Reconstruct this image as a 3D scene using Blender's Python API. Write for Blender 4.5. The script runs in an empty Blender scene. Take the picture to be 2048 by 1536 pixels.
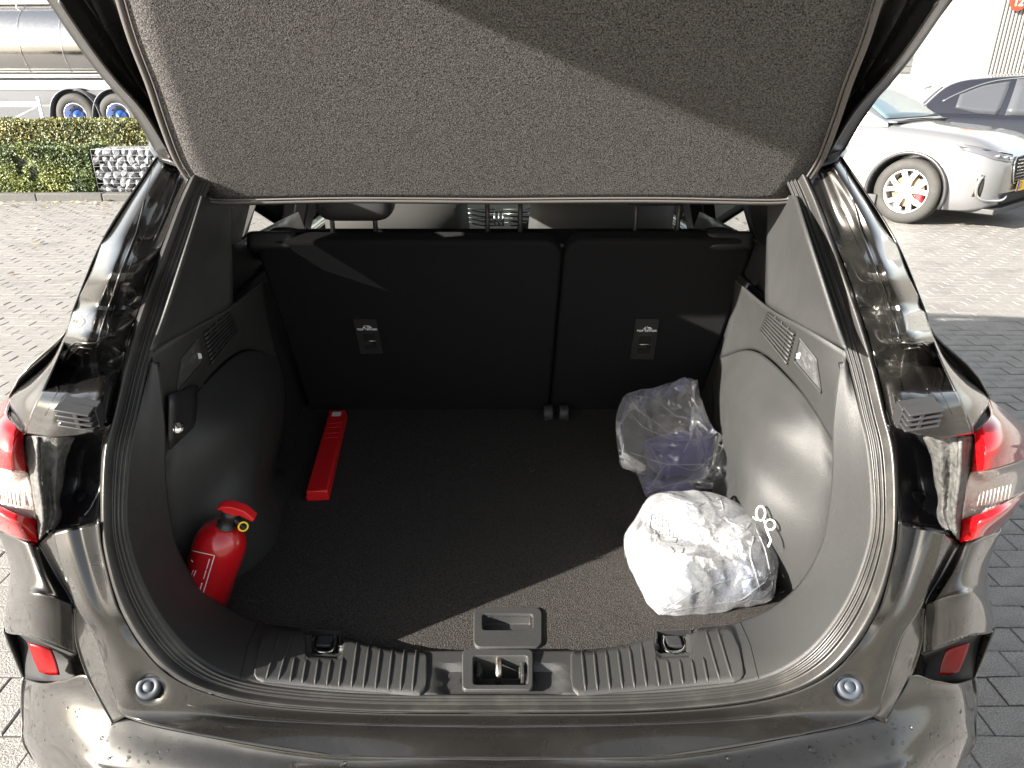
import bpy, bmesh, math, random
from mathutils import Vector, Matrix, noise
from mathutils.bvhtree import BVHTree
R = math.radians
random.seed(7)
SC = bpy.context.scene
COL = SC.collection

# ------------------------------------------------------------------ camera, sky, sun, exposure
PITCH, F, CX, CY = R(23.0), 1420.0, 998.0, 768.0
CAMP = Vector((0, 0, 1.65))
cam_d = bpy.data.cameras.new('camera'); cam = bpy.data.objects.new('camera', cam_d); COL.objects.link(cam)
cam.location = CAMP; cam.rotation_euler = (R(90) - PITCH, 0, 0)
cam_d.sensor_width = 36; cam_d.lens = 36 * F / 2048; cam_d.shift_x = 26 / 2048
cam_d.clip_start = 0.02; cam_d.clip_end = 600
SC.camera = cam
SUNV = Vector((-2.3, -1.10, 1.0)).normalized()          # towards the sun
world = bpy.data.worlds.new('World'); SC.world = world; world.use_nodes = True
wn = world.node_tree.nodes; wl = world.node_tree.links
bgn = wn['Background']; sky = wn.new('ShaderNodeTexSky'); sky.sky_type = 'NISHITA'; sky.sun_disc = False
sky.sun_elevation = math.asin(SUNV.z); sky.sun_rotation = math.atan2(SUNV.x, SUNV.y)
sky.air_density = 1.3; sky.dust_density = 2.5
hsv = wn.new('ShaderNodeHueSaturation'); hsv.inputs['Saturation'].default_value = .55; wl.new(sky.outputs[0], hsv.inputs['Color']); 
geo = wn.new('ShaderNodeTexCoord'); sep = wn.new('ShaderNodeSeparateXYZ'); wl.new(geo.outputs['Generated'], sep.inputs[0])
hz = wn.new('ShaderNodeMapRange'); hz.interpolation_type = 'SMOOTHSTEP'; hz.inputs[1].default_value = 0; hz.inputs[2].default_value = .95; hz.inputs[3].default_value = 3.2; hz.inputs[4].default_value = .1   # thin bright haze, the same all round
wl.new(sep.outputs[2], hz.inputs[0]); hadd = wn.new('ShaderNodeMix'); hadd.data_type = 'RGBA'; hadd.blend_type = 'ADD'; hadd.inputs[0].default_value = 1
wl.new(hsv.outputs[0], hadd.inputs[6]); wl.new(hz.outputs[0], hadd.inputs[7]); wl.new(hadd.outputs[2], bgn.inputs[0]); bgn.inputs[1].default_value = 0.05
sun_d = bpy.data.lights.new('sun', 'SUN'); sun_d.energy = 5.0; sun_d.angle = R(0.55); sun_d.color = (1, .95, .87)
sun = bpy.data.objects.new('sun', sun_d); COL.objects.link(sun)
sun.rotation_euler = SUNV.to_track_quat('Z', 'Y').to_euler(); sun.location = SUNV * 30
vs = SC.view_settings; vs.view_transform = 'Standard'; vs.look = 'None'; vs.gamma = 1; vs.use_curve_mapping = False
vs.exposure = 2.45
SC.cycles.max_bounces = 8; SC.cycles.transparent_max_bounces = 16

# ------------------------------------------------------------------ measuring: a photo pixel to a point of the place
FW = Vector((0, math.cos(PITCH), -math.sin(PITCH))); UP = Vector((0, math.sin(PITCH), math.cos(PITCH))); RT = Vector((1, 0, 0))
def ray(px, py): return FW + RT * ((px - CX) / F) - UP * ((py - CY) / F)
def aY(px, py, Y): r = ray(px, py); return CAMP + r * (Y / r.y)
def aZ(px, py, Z): r = ray(px, py); return CAMP + r * ((Z - CAMP.z) / r.z)
def aX(px, py, X): r = ray(px, py); return CAMP + r * (X / r.x)
def aPl(px, py, p, n): r = ray(px, py); return CAMP + r * ((p - CAMP).dot(n) / r.dot(n))
def prj(p): v = Vector(p) - CAMP; d = v.dot(FW); return (CX + F * v.dot(RT) / d, CY - F * v.dot(UP) / d)

# ------------------------------------------------------------------ objects
def tag(o, label=None, cat=None, group=None, kind=None):
    if label: o['label'] = label
    if cat: o['category'] = cat
    if group: o['group'] = group
    if kind: o['kind'] = kind
    return o
def thing(name, label, cat, loc=(0, 0, 0), rz=0, group=None):
    o = bpy.data.objects.new(name, None); COL.objects.link(o); o.location = loc; o.rotation_euler = (0, 0, rz)
    o.empty_display_size = .1
    return tag(o, label, cat, group)
def link(name, me, m, parent=None, smooth=True, wk=None):
    o = bpy.data.objects.new(name, me); COL.objects.link(o)
    if m is not None and not me.materials: me.materials.append(m)
    if smooth is not None: me.shade_smooth() if smooth else me.shade_flat()
    if parent is not None: o.parent = parent
    return o
def obj(name, bm, m, parent=None, smooth=True, bevel=0, solid=0, sub=0, offset=1):
    me = bpy.data.meshes.new(name); bm.to_mesh(me); bm.free()
    o = link(name, me, m, parent, smooth)
    if solid:
        s = o.modifiers.new('solid', 'SOLIDIFY'); s.thickness = solid; s.offset = offset
    if bevel:
        b = o.modifiers.new('bevel', 'BEVEL'); b.width = bevel; b.segments = 3; b.limit_method = 'ANGLE'; b.angle_limit = R(35)
        b.harden_normals = False
    if sub:
        s = o.modifiers.new('sub', 'SUBSURF'); s.levels = sub; s.render_levels = sub
    if bevel or (solid and smooth):
        try:
            me.set_sharp_from_angle(angle=R(38))
        except Exception: pass
    return o
def setparent(o, p): o.parent = p; return o
def box(bm, c, s, rot=None):
    r = bmesh.ops.create_cube(bm, size=1)
    M = Matrix.Translation(Vector(c)) @ (rot.to_4x4() if rot is not None else Matrix.Identity(4)) @ Matrix.Diagonal((s[0], s[1], s[2], 1))
    bmesh.ops.transform(bm, matrix=M, verts=r['verts']); return r['verts']
def prism(bm, pts, vec):
    """closed prism: polygon pts swept by vec"""
    a = [bm.verts.new(Vector(p)) for p in pts]; b = [bm.verts.new(Vector(p) + Vector(vec)) for p in pts]
    bm.faces.new(a); bm.faces.new(b[::-1]); n = len(a)
    for i in range(n): bm.faces.new((a[i], b[i], b[(i + 1) % n], a[(i + 1) % n]))
    bmesh.ops.recalc_face_normals(bm, faces=bm.faces[:])
def frame_of(d):
    d = d.normalized(); a = Vector((0, 0, 1)) if abs(d.z) < .9 else Vector((1, 0, 0))
    u = d.cross(a).normalized(); return u, d.cross(u).normalized()
def tube(bm, pts, r, n=8, cap=True):
    pts = [Vector(p) for p in pts]; rings = []
    rr = r if isinstance(r, (list, tuple)) else [r] * len(pts)
    u = None
    for i, p in enumerate(pts):
        d = (pts[min(i + 1, len(pts) - 1)] - pts[max(i - 1, 0)])
        if u is None: u, v = frame_of(d)
        else:
            dn = d.normalized(); u = (u - dn * u.dot(dn)).normalized(); v = dn.cross(u)
        rings.append([bm.verts.new(p + (u * math.cos(2 * math.pi * k / n) + v * math.sin(2 * math.pi * k / n)) * rr[i]) for k in range(n)])
    for a, b in zip(rings, rings[1:]):
        for k in range(n): bm.faces.new((a[k], a[(k + 1) % n], b[(k + 1) % n], b[k]))
    if cap: bm.faces.new(rings[0][::-1]); bm.faces.new(rings[-1])
def lathe(bm, prof, M, n=32, closed=False):
    """prof: (radius, axial) pairs about local z, placed with matrix M"""
    rings = []
    for r, z in prof:
        rings.append([bm.verts.new(M @ Vector((r * math.cos(2 * math.pi * k / n), r * math.sin(2 * math.pi * k / n), z))) for k in range(n)])
    prs = list(zip(rings, rings[1:])) + ([(rings[-1], rings[0])] if closed else [])
    for a, b in prs:
        for k in range(n): bm.faces.new((a[k], a[(k + 1) % n], b[(k + 1) % n], b[k]))
    if not closed:
        for rg, rv in ((rings[0], True), (rings[-1], False)):
            try: bm.faces.new(rg[::-1] if rv else rg)
            except Exception: pass
    bmesh.ops.recalc_face_normals(bm, faces=bm.faces[:])
def cr(p0, p1, p2, p3, t):
    return .5 * ((2 * p1) + (p2 - p0) * t + (2 * p0 - 5 * p1 + 4 * p2 - p3) * t * t + (3 * p1 - p0 - 3 * p2 + p3) * t ** 3)
def spline(pts, n, lin=False):
    out = []; L = len(pts)
    for i in range(L - 1):
        p0 = pts[i - 1] if i else pts[0] * 2 - pts[1]; p3 = pts[i + 2] if i + 2 < L else pts[-1] * 2 - pts[-2]
        for k in range(n):
            t = k / n
            out.append(pts[i].lerp(pts[i + 1], t) if lin else cr(p0, pts[i], pts[i + 1], p3, t))
    out.append(pts[-1].copy()); return out
def gridpts(rows, nr, nc, linr=False, linc=False):
    rows = [spline([Vector(p) for p in r], nc, linc) for r in rows]
    cols = [spline([r[j] for r in rows], nr, linr) for j in range(len(rows[0]))]
    return [[cols[j][i] for j in range(len(cols))] for i in range(len(cols[0]))]
def gridbm(G, bm=None, skip=None, flip=False):
    bm = bm or bmesh.new()
    V = [[bm.verts.new(p) for p in r] for r in G]
    for i in range(len(G) - 1):
        for j in range(len(G[0]) - 1):
            if skip:
                c = (G[i][j] + G[i + 1][j + 1]) / 2
                if skip(c): continue
            f = (V[i][j], V[i][j + 1], V[i + 1][j + 1], V[i + 1][j])
            bm.faces.new(f[::-1] if flip else f)
    loose = [v for v in bm.verts if not v.link_faces]
    if loose: bmesh.ops.delete(bm, geom=loose, context='VERTS')
    return bm
def P3(t):
    """(px, py, Y) or (px, py, 'z', Z) or a Vector"""
    if isinstance(t, Vector): return t
    if len(t) == 4: return aZ(t[0], t[1], t[3]) if t[2] == 'z' else aX(t[0], t[1], t[3])
    return aY(*t)
def both(name, rows, m, parent, nr=6, nc=5, solid=.003, linr=False, linc=False, skip=None, disp=None, label=None, only=None, nsmooth=True):
    """one panel on the right of the car and its mirror twin on the left"""
    G = gridpts([[P3(t) for t in r] for r in rows], nr, nc, linr, linc)
    if disp: G = [[p + disp(p, i / (len(G) - 1), j / (len(G[0]) - 1)) for j, p in enumerate(r)] for i, r in enumerate(G)]
    # outward = towards the camera
    out = []
    a = G[0][0]; c = G[len(G) // 2][len(G[0]) // 2]; n = (G[len(G) // 2][-1] - G[len(G) // 2][0]).cross(G[-1][len(G[0]) // 2] - G[0][len(G[0]) // 2])
    fl = n.dot(CAMP - c) > 0
    for s in (1, -1):
        if only and s != only: continue
        H = G if s > 0 else [[Vector((-p.x, p.y, p.z)) for p in r] for r in G]
        bm = gridbm(H, skip=(lambda q: skip(Vector((abs(q.x), q.y, q.z)))) if skip else None, flip=(not fl) if s > 0 else fl)
        o = obj(name, bm, m, parent, nsmooth, solid=solid, offset=-1)
        out.append(o)
    return out
def mirror_bm(bm):
    b = bm.copy(); bmesh.ops.scale(b, vec=(-1, 1, 1), verts=b.verts); bmesh.ops.reverse_faces(b, faces=b.faces[:]); return b
def pair(name, bm, m, parent, **k):
    b = mirror_bm(bm); return obj(name, bm, m, parent, **k), obj(name, b, m, parent, **k)
def bvh_of(o):
    dg = bpy.context.evaluated_depsgraph_get(); e = o.evaluated_get(dg); me = e.to_mesh()
    M = o.matrix_world if o.parent is None else o.parent.matrix_basis @ o.matrix_basis
    t = BVHTree.FromPolygons([M @ v.co for v in me.vertices], [tuple(p.vertices) for p in me.polygons]); e.to_mesh_clear(); return t
def hit(px, py, T, off=0.0):
    r = ray(px, py).normalized(); loc, n, i, d = T.ray_cast(CAMP, r)
    if loc is None: return None
    if n.dot(r) > 0: n = -n
    return loc + n * off
def stick(px_pts, T, off, nsub=3):
    pts = []; L = len(px_pts); last = None
    for i in range(L - 1):
        for k in range(nsub):
            t = k / nsub; h = hit(px_pts[i][0] * (1 - t) + px_pts[i + 1][0] * t, px_pts[i][1] * (1 - t) + px_pts[i + 1][1] * t, T, off)
            if h is not None: pts.append(h)
    h = hit(*px_pts[-1], T, off)
    if h is not None: pts.append(h)
    return pts
def stick_strip(bm, r1, r2, T, off, n=6, m=4, inv=None):
    """a patch between two pixel rails, laid on the surface T"""
    def at(rail, t):
        x = t * (len(rail) - 1); i = min(int(x), len(rail) - 2); f = x - i
        return (rail[i][0] * (1 - f) + rail[i + 1][0] * f, rail[i][1] * (1 - f) + rail[i + 1][1] * f)
    V = []
    for i in range(n + 1):
        row = []
        a = at(r1, i / n); b = at(r2, i / n)
        for j in range(m + 1):
            t = j / m; h = hit(a[0] * (1 - t) + b[0] * t, a[1] * (1 - t) + b[1] * t, T, off)
            row.append(None if h is None else bm.verts.new(inv @ h if inv else h))
        V.append(row)
    for i in range(n):
        for j in range(m):
            q = [V[i][j], V[i][j + 1], V[i + 1][j + 1], V[i + 1][j]]
            if all(x is not None for x in q): bm.faces.new(q)
def bool_cut(o, cutters):
    """cut closed meshes out of o for good"""
    par = o.parent; o.parent = None
    tmp = []
    for cb in cutters:
        me = bpy.data.meshes.new('cut'); cb.to_mesh(me); cb.free(); c = bpy.data.objects.new('cut', me); COL.objects.link(c); tmp.append(c)
        md = o.modifiers.new('b', 'BOOLEAN'); md.operation = 'DIFFERENCE'; md.object = c; md.solver = 'EXACT'
    dg = bpy.context.evaluated_depsgraph_get(); dg.update()
    me = bpy.data.meshes.new_from_object(o.evaluated_get(dg))
    o.modifiers.clear(); mats = [m for m in o.data.materials]; o.data = me
    for c in tmp: d = c.data; bpy.data.objects.remove(c); bpy.data.meshes.remove(d)
    me.shade_smooth(); me.set_sharp_from_angle(angle=R(35)); o.parent = par
def text_mesh(s, size, M, m, parent, name='lettering', ext=.0004, bold=0):
    cu = bpy.data.curves.new('t', 'FONT'); cu.body = s; cu.size = size; cu.extrude = ext; cu.align_x = 'CENTER'; cu.align_y = 'CENTER'; cu.offset = bold
    o = bpy.data.objects.new('t', cu); COL.objects.link(o); dg = bpy.context.evaluated_depsgraph_get()
    me = bpy.data.meshes.new_from_object(o.evaluated_get(dg)); bpy.data.objects.remove(o)
    me.transform(M); me.materials.clear(); me.materials.append(m); me.name = name
    o = bpy.data.objects.new(name, me); COL.objects.link(o); o.parent = parent; return o

# ------------------------------------------------------------------ materials
def mat(name, col, rough=.5, metal=0, coat=0, col2=None, cscale=40, cdet=4, bump=0, bscale=200, spec=.5, aniso=None, crough=.05,
        col3=None, c3scale=4, c3amt=.5, bdet=3, rvar=0, sheen=0, trans=0, ior=1.5, emit=None):
    m = bpy.data.materials.new(name); m.use_nodes = True; nt = m.node_tree; N = nt.nodes; L = nt.links
    b = N['Principled BSDF']
    b.inputs['Base Color'].default_value = (*col, 1); b.inputs['Roughness'].default_value = rough; b.inputs['Metallic'].default_value = metal
    b.inputs['Specular IOR Level'].default_value = spec; b.inputs['IOR'].default_value = ior
    if coat: b.inputs['Coat Weight'].default_value = coat; b.inputs['Coat Roughness'].default_value = crough
    if sheen: b.inputs['Sheen Weight'].default_value = sheen
    if trans: b.inputs['Transmission Weight'].default_value = trans
    tc = N.new('ShaderNodeTexCoord'); co = tc.outputs['Object']
    def nz(s, d=3, rgh=.6):
        n = N.new('ShaderNodeTexNoise'); n.inputs['Scale'].default_value = s; n.inputs['Detail'].default_value = d; n.inputs['Roughness'].default_value = rgh
        L.new(co, n.inputs['Vector']); return n.outputs['Fac']
    cs = None
    if col2:
        mx = N.new('ShaderNodeMix'); mx.data_type = 'RGBA'; mx.inputs[6].default_value = (*col, 1); mx.inputs[7].default_value = (*col2, 1)
        rp = N.new('ShaderNodeMapRange'); rp.inputs[1].default_value = .35; rp.inputs[2].default_value = .65
        L.new(nz(cscale, cdet), rp.inputs[0]); L.new(rp.outputs[0], mx.inputs[0]); cs = mx.outputs[2]
    if col3:
        mx = N.new('ShaderNodeMix'); mx.data_type = 'RGBA'; mx.inputs[6].default_value = (*col, 1); mx.inputs[7].default_value = (*col3, 1)
        if cs: L.new(cs, mx.inputs[6])
        rp = N.new('ShaderNodeMapRange'); rp.inputs[1].default_value = .5; rp.inputs[2].default_value = .72; rp.inputs[4].default_value = c3amt
        L.new(nz(c3scale, 5), rp.inputs[0]); L.new(rp.outputs[0], mx.inputs[0]); cs = mx.outputs[2]
    if cs: L.new(cs, b.inputs['Base Color'])
    if rvar:
        rp = N.new('ShaderNodeMapRange'); rp.inputs[1].default_value = .3; rp.inputs[2].default_value = .7
        rp.inputs[3].default_value = max(.02, rough - rvar); rp.inputs[4].default_value = rough + rvar
        L.new(nz(14, 5), rp.inputs[0]); L.new(rp.outputs[0], b.inputs['Roughness'])
    if bump:
        bp = N.new('ShaderNodeBump'); bp.inputs['Strength'].default_value = 1; bp.inputs['Distance'].default_value = bump
        L.new(nz(bscale, bdet), bp.inputs['Height']); L.new(bp.outputs[0], b.inputs['Normal'])
    if emit: b.inputs['Emission Color'].default_value = (*emit[:3], 1); b.inputs['Emission Strength'].default_value = emit[3]
    return m
M = {}
M['paint'] = mat('dark_bronze_paint', (.021, .0198, .0182), .29, .75, 1, col2=(.042, .0395, .036), cscale=1400, rvar=.05, crough=.03, col3=(.09, .084, .074), c3scale=11, c3amt=.2)
M['seal'] = mat('rubber_seal', (.026, .025, .024), .32, bump=.0002, bscale=700, col3=(.08, .075, .065), c3scale=12, c3amt=.5)
M['plastic'] = mat('black_grained_plastic', (.025, .025, .0245), .53, bump=.0007, bscale=700, bdet=2, rvar=.05, col3=(.030, .0295, .028), c3scale=6, c3amt=.4)
M['plastic2'] = mat('smooth_black_plastic', (.024, .024, .025), .38, rvar=.08)
M['pocket'] = mat('wet_black_panel', (.012, .012, .014), .22, bump=.0015, bscale=18, rvar=.1)
M['gasket'] = mat('grey_foam_gasket', (.085, .082, .075), .6, bump=.003, bscale=150, bdet=6, col2=(.03, .03, .03), cscale=90)
M['carpet'] = mat('boot_carpet', (.010, .0095, .009), .95, col2=(.060, .054, .049), cscale=420, cdet=2, bump=.0035, bscale=420, bdet=2, spec=.15, col3=(.04, .037, .034), c3scale=7, c3amt=.25)
M['shelf'] = mat('shelf_felt', (.014, .0133, .013), .95, col2=(.108, .102, .098), cscale=430, cdet=3, bump=.002, bscale=500, bdet=2, spec=.12, col3=(.05, .045, .042), c3scale=9, c3amt=.3)
M['binding'] = mat('edge_binding', (.075, .068, .064), .38, bump=.0004, bscale=500)
M['seatfelt'] = mat('seat_felt', (.006, .006, .007), .9, col2=(.011, .011, .012), cscale=500, bump=.0012, bscale=500, spec=.2)
M['leather'] = mat('pale_grey_leather', (.17, .17, .162), .5, bump=.0004, bscale=300, spec=.4)
M['leatherdark'] = mat('dark_leather', (.02, .02, .022), .5)
M['chrome'] = mat('polished_metal', (.75, .74, .7), .12, 1)
M['steel'] = mat('brushed_steel', (.55, .5, .42), .28, 1, bump=.0002, bscale=400)
M['red'] = mat('red_enamel', (.42, .006, .010), .18, 0, .6)
M['redplastic'] = mat('red_plastic', (.62, .012, .016), .38, bump=.0006, bscale=22, rvar=.1, spec=.5)
M['yellow'] = mat('yellow_plastic', (.8, .6, .02), .4)
M['white'] = mat('white_print', (.8, .8, .8), .6)
M['whitepanel'] = mat('white_wall_coating', (.82, .82, .80), .7, col2=(.76, .76, .75), cscale=2)
M['glass'] = mat('tinted_glass', (.02, .025, .025), .03, 0, 0, spec=.6)
M['rubber'] = mat('tyre_rubber', (.026, .025, .023), .8, bump=.002, bscale=60, col3=(.05, .047, .042), c3scale=6)
M['alloy'] = mat('alloy_silver', (.66, .66, .66), .3, .8)
M['redlens'] = mat('red_lens', (.34, .002, .004), .06, 0, 1, spec=.8); M['reflector'] = mat('reflector_red', (.14, .001, .002), .2, spec=.3)
M['clearlens'] = mat('clear_lens', (.42, .36, .33), .1, .35, 1, bump=.002, bscale=120)
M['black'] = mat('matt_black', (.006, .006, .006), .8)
def clearglass(nm='clear_glass', tint=(.62, .68, .66)):
    m = bpy.data.materials.new(nm); m.use_nodes = True; N = m.node_tree.nodes; L = m.node_tree.links; N.remove(N['Principled BSDF'])
    t = N.new('ShaderNodeBsdfTransparent'); t.inputs[0].default_value = (*tint, 1)
    g = N.new('ShaderNodeBsdfGlossy'); g.inputs['Roughness'].default_value = .02
    f = N.new('ShaderNodeFresnel'); f.inputs[0].default_value = 1.45; mx = N.new('ShaderNodeMixShader')
    L.new(f.outputs[0], mx.inputs[0]); L.new(t.outputs[0], mx.inputs[1]); L.new(g.outputs[0], mx.inputs[2]); L.new(mx.outputs[0], N['Material Output'].inputs[0]); return m
M['clearglass'] = clearglass(); M['privacy'] = clearglass('privacy_glass', (.24, .24, .24))
def film(name, trans, white, gl=.25, tint=(1, 1, 1)):
    m = bpy.data.materials.new(name); m.use_nodes = True; N = m.node_tree.nodes; L = m.node_tree.links; N.remove(N['Principled BSDF'])
    t = N.new('ShaderNodeBsdfTransparent'); t.inputs[0].default_value = (*tint, 1)
    d = N.new('ShaderNodeBsdfDiffuse'); d.inputs[0].default_value = (.85, .86, .88, 1)
    tl = N.new('ShaderNodeBsdfTranslucent'); tl.inputs[0].default_value = (.8, .82, .86, 1)
    g = N.new('ShaderNodeBsdfGlossy'); g.inputs['Roughness'].default_value = .14; g.inputs[0].default_value = (1, 1, 1, 1)
    a = N.new('ShaderNodeMixShader'); a.inputs[0].default_value = .5; L.new(d.outputs[0], a.inputs[1]); L.new(tl.outputs[0], a.inputs[2])
    b = N.new('ShaderNodeMixShader'); L.new(t.outputs[0], b.inputs[1]); L.new(a.outputs[0], b.inputs[2])
    lw = N.new('ShaderNodeLayerWeight'); lw.inputs[0].default_value = .35
    mr = N.new('ShaderNodeMapRange'); mr.inputs[3].default_value = white; mr.inputs[4].default_value = min(1, white + .55)
    L.new(lw.outputs['Facing'], mr.inputs[0]); L.new(mr.outputs[0], b.inputs[0])
    c = N.new('ShaderNodeMixShader'); f = N.new('ShaderNodeFresnel'); f.inputs[0].default_value = 1.45
    ml = N.new('ShaderNodeMath'); ml.operation = 'MULTIPLY'; ml.inputs[1].default_value = 1.6; ml.use_clamp = True
    L.new(f.outputs[0], ml.inputs[0]); L.new(ml.outputs[0], c.inputs[0]); L.new(b.outputs[0], c.inputs[1]); L.new(g.outputs[0], c.inputs[2])
    bp = N.new('ShaderNodeBump'); bp.inputs['Distance'].default_value = .003; n = N.new('ShaderNodeTexNoise'); n.inputs['Scale'].default_value = 26; n.inputs['Detail'].default_value = 3; n.inputs['Distortion'].default_value = 1.2
    tc = N.new('ShaderNodeTexCoord'); L.new(tc.outputs['Object'], n.inputs['Vector']); L.new(n.outputs['Fac'], bp.inputs['Height'])
    for s in (g, d, f): L.new(bp.outputs[0], s.inputs['Normal'])
    L.new(c.outputs[0], N['Material Output'].inputs[0]); return m
M['film'] = film('clear_film', .9, .055)
M['filmwhite'] = film('milky_film', .5, .13)

# =================================================================== THE OPEN CAR (faces away, X = 0 is its middle)
car = thing('parked_car', 'dark bronze car seen from behind with its tailgate raised and its boot open', 'car', (0, 3, 0))
car_inv = Matrix.Translation((0, -3, 0))
PARTS = []
def adopt(o):
    """parts are built in world space; move them under the car without shifting them"""
    for x in (o if isinstance(o, (list, tuple)) else [o]):
        x.parent = car; x.matrix_parent_inverse = Matrix.Identity(4); x.location = x.location + Vector((0, -3, 0)); PARTS.append(x)
    return o
def yap(z):
    T = [(.3, .83), (.80, .832), (.95, .848), (1.05, .868), (1.15, .925), (1.25, 1.015), (1.35, 1.115), (1.45, 1.215), (1.7, 1.46)]
    for (a, ya), (b, yb) in zip(T, T[1:]):
        if z <= b: t = (z - a) / (b - a); return ya + (yb - ya) * t
    return T[-1][1]
def onap(px, py, off=0.0):
    r = ray(px, py); lo, hi = .5, 2.2
    for _ in range(50):
        m = (lo + hi) / 2; p = CAMP + r * m
        if p.y < yap(p.z) + off: lo = m
        else: hi = m
    return CAMP + r * lo
ringC = [(998, 1427), (1250, 1425), (1450, 1412), (1574, 1388), (1657, 1350), (1719, 1285), (1765, 1198), (1790, 1099), (1796, 1024), (1793, 904), (1773, 822), (1750, 724), (1719, 619), (1668, 478), (1640, 405), (1612, 345)]
ringB = [(998, 1390), (1250, 1388), (1420, 1376), (1530, 1356), (1602, 1318), (1657, 1262), (1703, 1188), (1736, 1100), (1746, 1024), (1738, 908), (1720, 822), (1696, 724), (1662, 619), (1609, 465), (1585, 395), (1560, 335)]
Cw = [onap(x, y) for x, y in ringC]
Bw = [onap(x, y, .018) for x, y in ringB]
for i in range(4): Bw[i].y = Bw[i].y; 
# --- rubber seal: bulb on the outside, three lips on the inside
def lipprof(u):
    g = lambda c, w, a: a * math.exp(-((u - c) / w) ** 2)
    return g(.74, .17, .0125) + g(.07, .045, .0040) + g(.22, .045, .0045) + g(.38, .05, .0050) - g(.52, .04, .002) - g(1.0, .05, .004)
Cs, Bs = spline(Cw, 8), spline(Bw, 8)
Gs = []
for c, b in list(zip(Cs, Bs)):
    n = (CAMP - c).normalized() * .5 + Vector((0, -.75, .3)); n.normalize()
    Gs.append([b.lerp(c, j / 44) + n * lipprof(j / 44) for j in range(45)])
full = [[Vector((-p.x, p.y, p.z)) for p in r] for r in Gs[:0:-1]] + Gs
adopt(obj('boot_seal', gridbm(full), M['seal'], None, True))
# --- inner frame of grained plastic, from the seal to the load bay
A = [(998, 1298, .955), (1150, 1300, .953), (1300, 1284, .965), (1400, 1262, .985), (1480, 1243, 1.015), (1545, 1213, 1.035), (1600, 1165, 1.04), (1640, 1095, 1.02), (1655, 1030, 1.005), (1664, 950, .995), (1666, 850, 1.005), (1682, 728, 1.025)]
holes = [(936, 1311, 1058, 1377), (1314, 1262, 1376, 1306)]
def inrect(q, rects):
    x, y = prj(q)
    return any(a < x < c and b < y < d for a, b, c, d in rects)
rows = []
for i in range(12):
    a, b = P3(A[i]), Bw[i]
    mid = a.lerp(b, .5) + Vector((0, -.003, .002 if i < 6 else .003)); rows.append([a, mid, b + Vector((0, .002, -.001))])
G = gridpts(rows, 16, 10)
def scoop(p):
    x, y = prj(p); s = lambda t: 0 if t <= 0 else (1 if t >= 1 else t * t * (3 - 2 * t))
    return p - Vector((0, 0, .010)) * s((128 - abs(x - 998)) / 16) * s((y - 1326) / 10) * s((1396 - y) / 16)
G = [[scoop(p) for p in r] for r in G]
H = [[Vector((-p.x, p.y, p.z)) for p in r] for r in G[:0:-1]] + G
sk = lambda q: inrect(q, [holes[0]]) or inrect(Vector((abs(q.x), q.y, q.z)), [holes[1]])
frame = adopt(obj('boot_frame_trim', gridbm(H, skip=sk), M['plastic'], None, True, solid=.012, offset=-1))
frm_T = BVHTree.FromPolygons([p for r in H for p in r], [(i * len(H[0]) + j, i * len(H[0]) + j + 1, (i + 1) * len(H[0]) + j + 1, (i + 1) * len(H[0]) + j) for i in range(len(H) - 1) for j in range(len(H[0]) - 1)])
# --- pillar covers (upper), vent band, wheel housing
cov = [[(1535, 400, 1.44), (1560, 390, 1.36), (1590, 392, 1.24)],
       [(1533, 470, 1.385), (1570, 465, 1.27), (1612, 465, 1.145)],
       [(1531, 540, 1.335), (1592, 545, 1.19), (1640, 552, 1.085)],
       [(1530, 600, 1.295), (1610, 620, 1.14), (1668, 636, 1.045)],
       [(1537, 614, 1.29), (1610, 655, 1.13), (1692, 700, .995)]]
adopt(both('pillar_trim', cov, M['plastic'], None, 6, 8, .004))
band = [[(1470, 560, 1.62), (1535, 616, 1.30), (1612, 659, 1.125), (1694, 706, 1.045)],
        [(1462, 620, 1.66), (1522, 655, 1.40), (1600, 718, 1.18), (1676, 790, 1.05)],
        [(1440, 715, 1.72), (1510, 700, 1.49), (1590, 768, 1.25), (1670, 892, 1.06)]]
bandG = gridpts([[P3(t) for t in r] for r in band], 8, 12)
bands = adopt(both('vent_panel', band, M['plastic'], None, 8, 12, .004))
def tree_of(G): return BVHTree.FromPolygons([p for r in G for p in r], [(i * len(G[0]) + j, i * len(G[0]) + j + 1, (i + 1) * len(G[0]) + j + 1, (i + 1) * len(G[0]) + j) for i in range(len(G) - 1) for j in range(len(G[0]) - 1)])
bandT = tree_of(bandG)
XW = .578
wh = [[(1436, 712, 1.75), (1508, 702, 1.50), (1588, 768, 1.262), (1640, 838, 1.14), (1678, 898, 1.05)],
      [(1425, 760, 1.76), (1476, 742, 1.50), (1572, 800, 1.235), (1632, 868, 1.125), (1684, 940, 1.08)],
      [(1424, 800, 1.76), (1458, 800, 'x', .520), (1532, 850, 'x', .510), (1628, 930, 1.105), (1690, 985, 1.07)],
      [(1428, 860, 1.76), (1463, 900, 'x', .508), (1510, 925, 'x', .502), (1622, 1010, 1.10), (1700, 1050, 1.07)],
      [(1440, 930, 1.72), (1472, 985, 'x', .502), (1512, 1010, 'x', .500), (1612, 1090, 1.10), (1705, 1130, 1.06)],
      [Vector((.60, 1.90, .70)), Vector((.505, 1.42, .70)), Vector((.50, 1.25, .70)), Vector((.575, 1.135, .70)), Vector((.645, 1.06, .70))]]
adopt(both('wheel_housing_trim', wh, M['plastic'], None, 7, 7, .004))
adopt(both('side_lining', [[Vector((.60, 1.30, .66)), Vector((.605, 2.15, .66))], [Vector((.61, 1.34, 1.0)), Vector((.62, 2.2, 1.05))], [Vector((.59, 1.38, 1.20)), Vector((.61, 2.3, 1.22))]], M['plastic2'], None, 5, 5, .01))
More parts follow.
